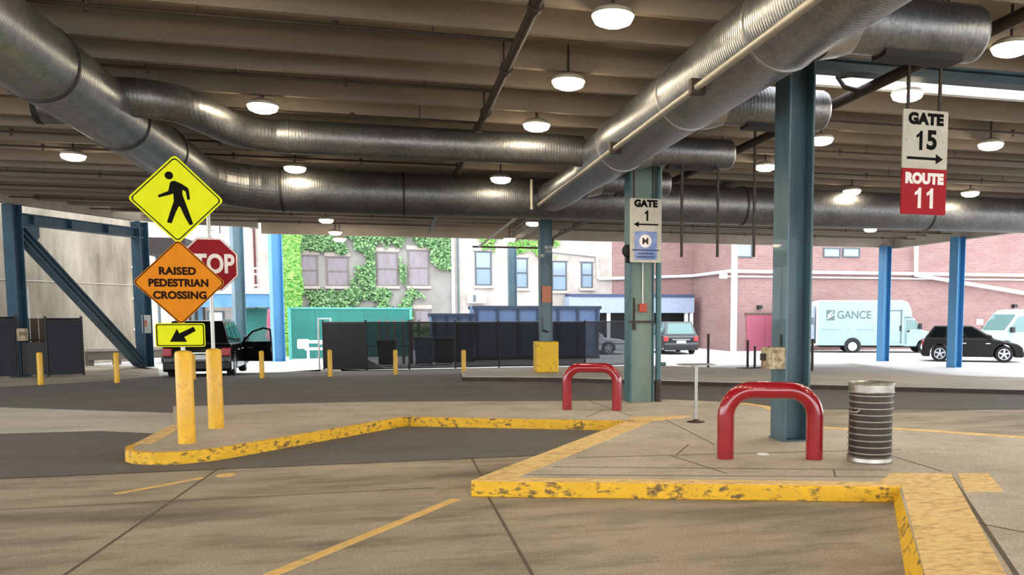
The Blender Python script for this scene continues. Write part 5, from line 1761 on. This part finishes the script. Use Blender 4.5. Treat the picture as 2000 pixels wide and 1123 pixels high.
# grey trailer end just left of the box van
tr = thing('trailer', 'grey van end standing left of the box van, behind the large column', 'trailer', (ony(1566, 650, 44.6).x, 44.6, -0.35))
MB().box(-1.2, 0.35, -0.9, 0.9, 0.75, 2.72).build('box', M['canopy'], tr, bevel=0.03)
MB().box(-1.2, 0.35, -0.95, -0.9, 0.6, 0.75).build('sill', M['black'], tr)
MB().box(-1.2, 0.35, -1.0, -0.9, 0.4, 0.52).build('bumper', M['whitepipe'], tr)
for s in (-0.85, 0.0):
    MB().lathe([(0.33, -0.12), (0.33, 0.12)], (s, -0.7, 0.33), 20, 'y').build('wheel', M['tyre'], tr)
MB().box(0.05, 0.27, -0.912, -0.9, 1.6, 2.0).build('dark_mark', M['inkgrey'], tr)


# white cargo van at the right edge, nose to the left
def make_van(label, loc, rz, paint):
    t = thing('cargo_van', label, 'van', loc, rz)
    W, L, H = 2.0, 5.6, 2.45
    x0, x1 = -L / 2, L / 2
    r = 0.36
    top = [(x1, 0.6), (x1 - 0.02, 0.95), (x1 - 0.3, 1.12), (x1 - 0.85, 1.28), (x1 - 1.6, 2.2), (x1 - 1.95, H - 0.03), (x1 - 2.4, H), (x0 + 0.1, H - 0.03), (x0, H - 0.2)]
    body_mesh(0.32, x0, x1, (x0 + 1.0, x1 - 0.95), r, top, W, 'body', paint, t)
    for s in (-1, 1):
        y = s * W / 2
        MB().slab_y([(x1 - 1.08, 1.28), (x1 - 1.65, 2.06), (x1 - 2.1, 2.1), (x1 - 2.1, 1.22)], y - 0.014, y + 0.014).build('cab_window', M['carglass_teal'], t)
        MB().box(x1 - 2.2, x1 - 2.17, y - 0.01, y + 0.01, 0.45, 2.2).build('door_line', M['inkgrey'], t)
        MB().box(x1 - 1.3, x1 - 1.1, y + s * 0.13 - 0.1, y + s * 0.13 + 0.1, 1.2, 1.5).build('mirror', M['black'], t, bevel=0.03)
        MB().box(x1 - 0.35, x1 - 0.02, y - s * 0.2 - 0.15, y - s * 0.2 + 0.15, 0.85, 1.08).build('headlamp', M['headlight'], t, bevel=0.03)
        lg = MB().box(x1 - 3.1, x1 - 2.6, y - 0.01, y + 0.01, 1.45, 1.95).build('logo_square', M['inkgrey'], t)
        for cx in (x0 + 1.0, x1 - 0.95):
            wheel(t, cx, s * (W / 2 - 0.12), r, 0.22, s, False)
    face_panel(((x1 - 0.86, -W / 2, 1.29), (x1 - 0.86, W / 2, 1.29), (x1 - 1.6, W / 2, 2.2), (x1 - 1.6, -W / 2, 2.2)), 0.07, 0.93, 0.05, 0.95, M['carglass_teal'], t, 'windscreen', 0.03)
    MB().box(x1 - 0.15, x1 + 0.06, -W / 2 + 0.05, W / 2 - 0.05, 0.35, 0.6).build('front_bumper', M['black'], t, bevel=0.04)
    return t


p = ony(1936, 690, 38.6)
make_van('pale cargo van cut by the right edge, facing left behind the crossover', (p.x + 2.8, 39.6, -0.35), pi, M['paint_white'])
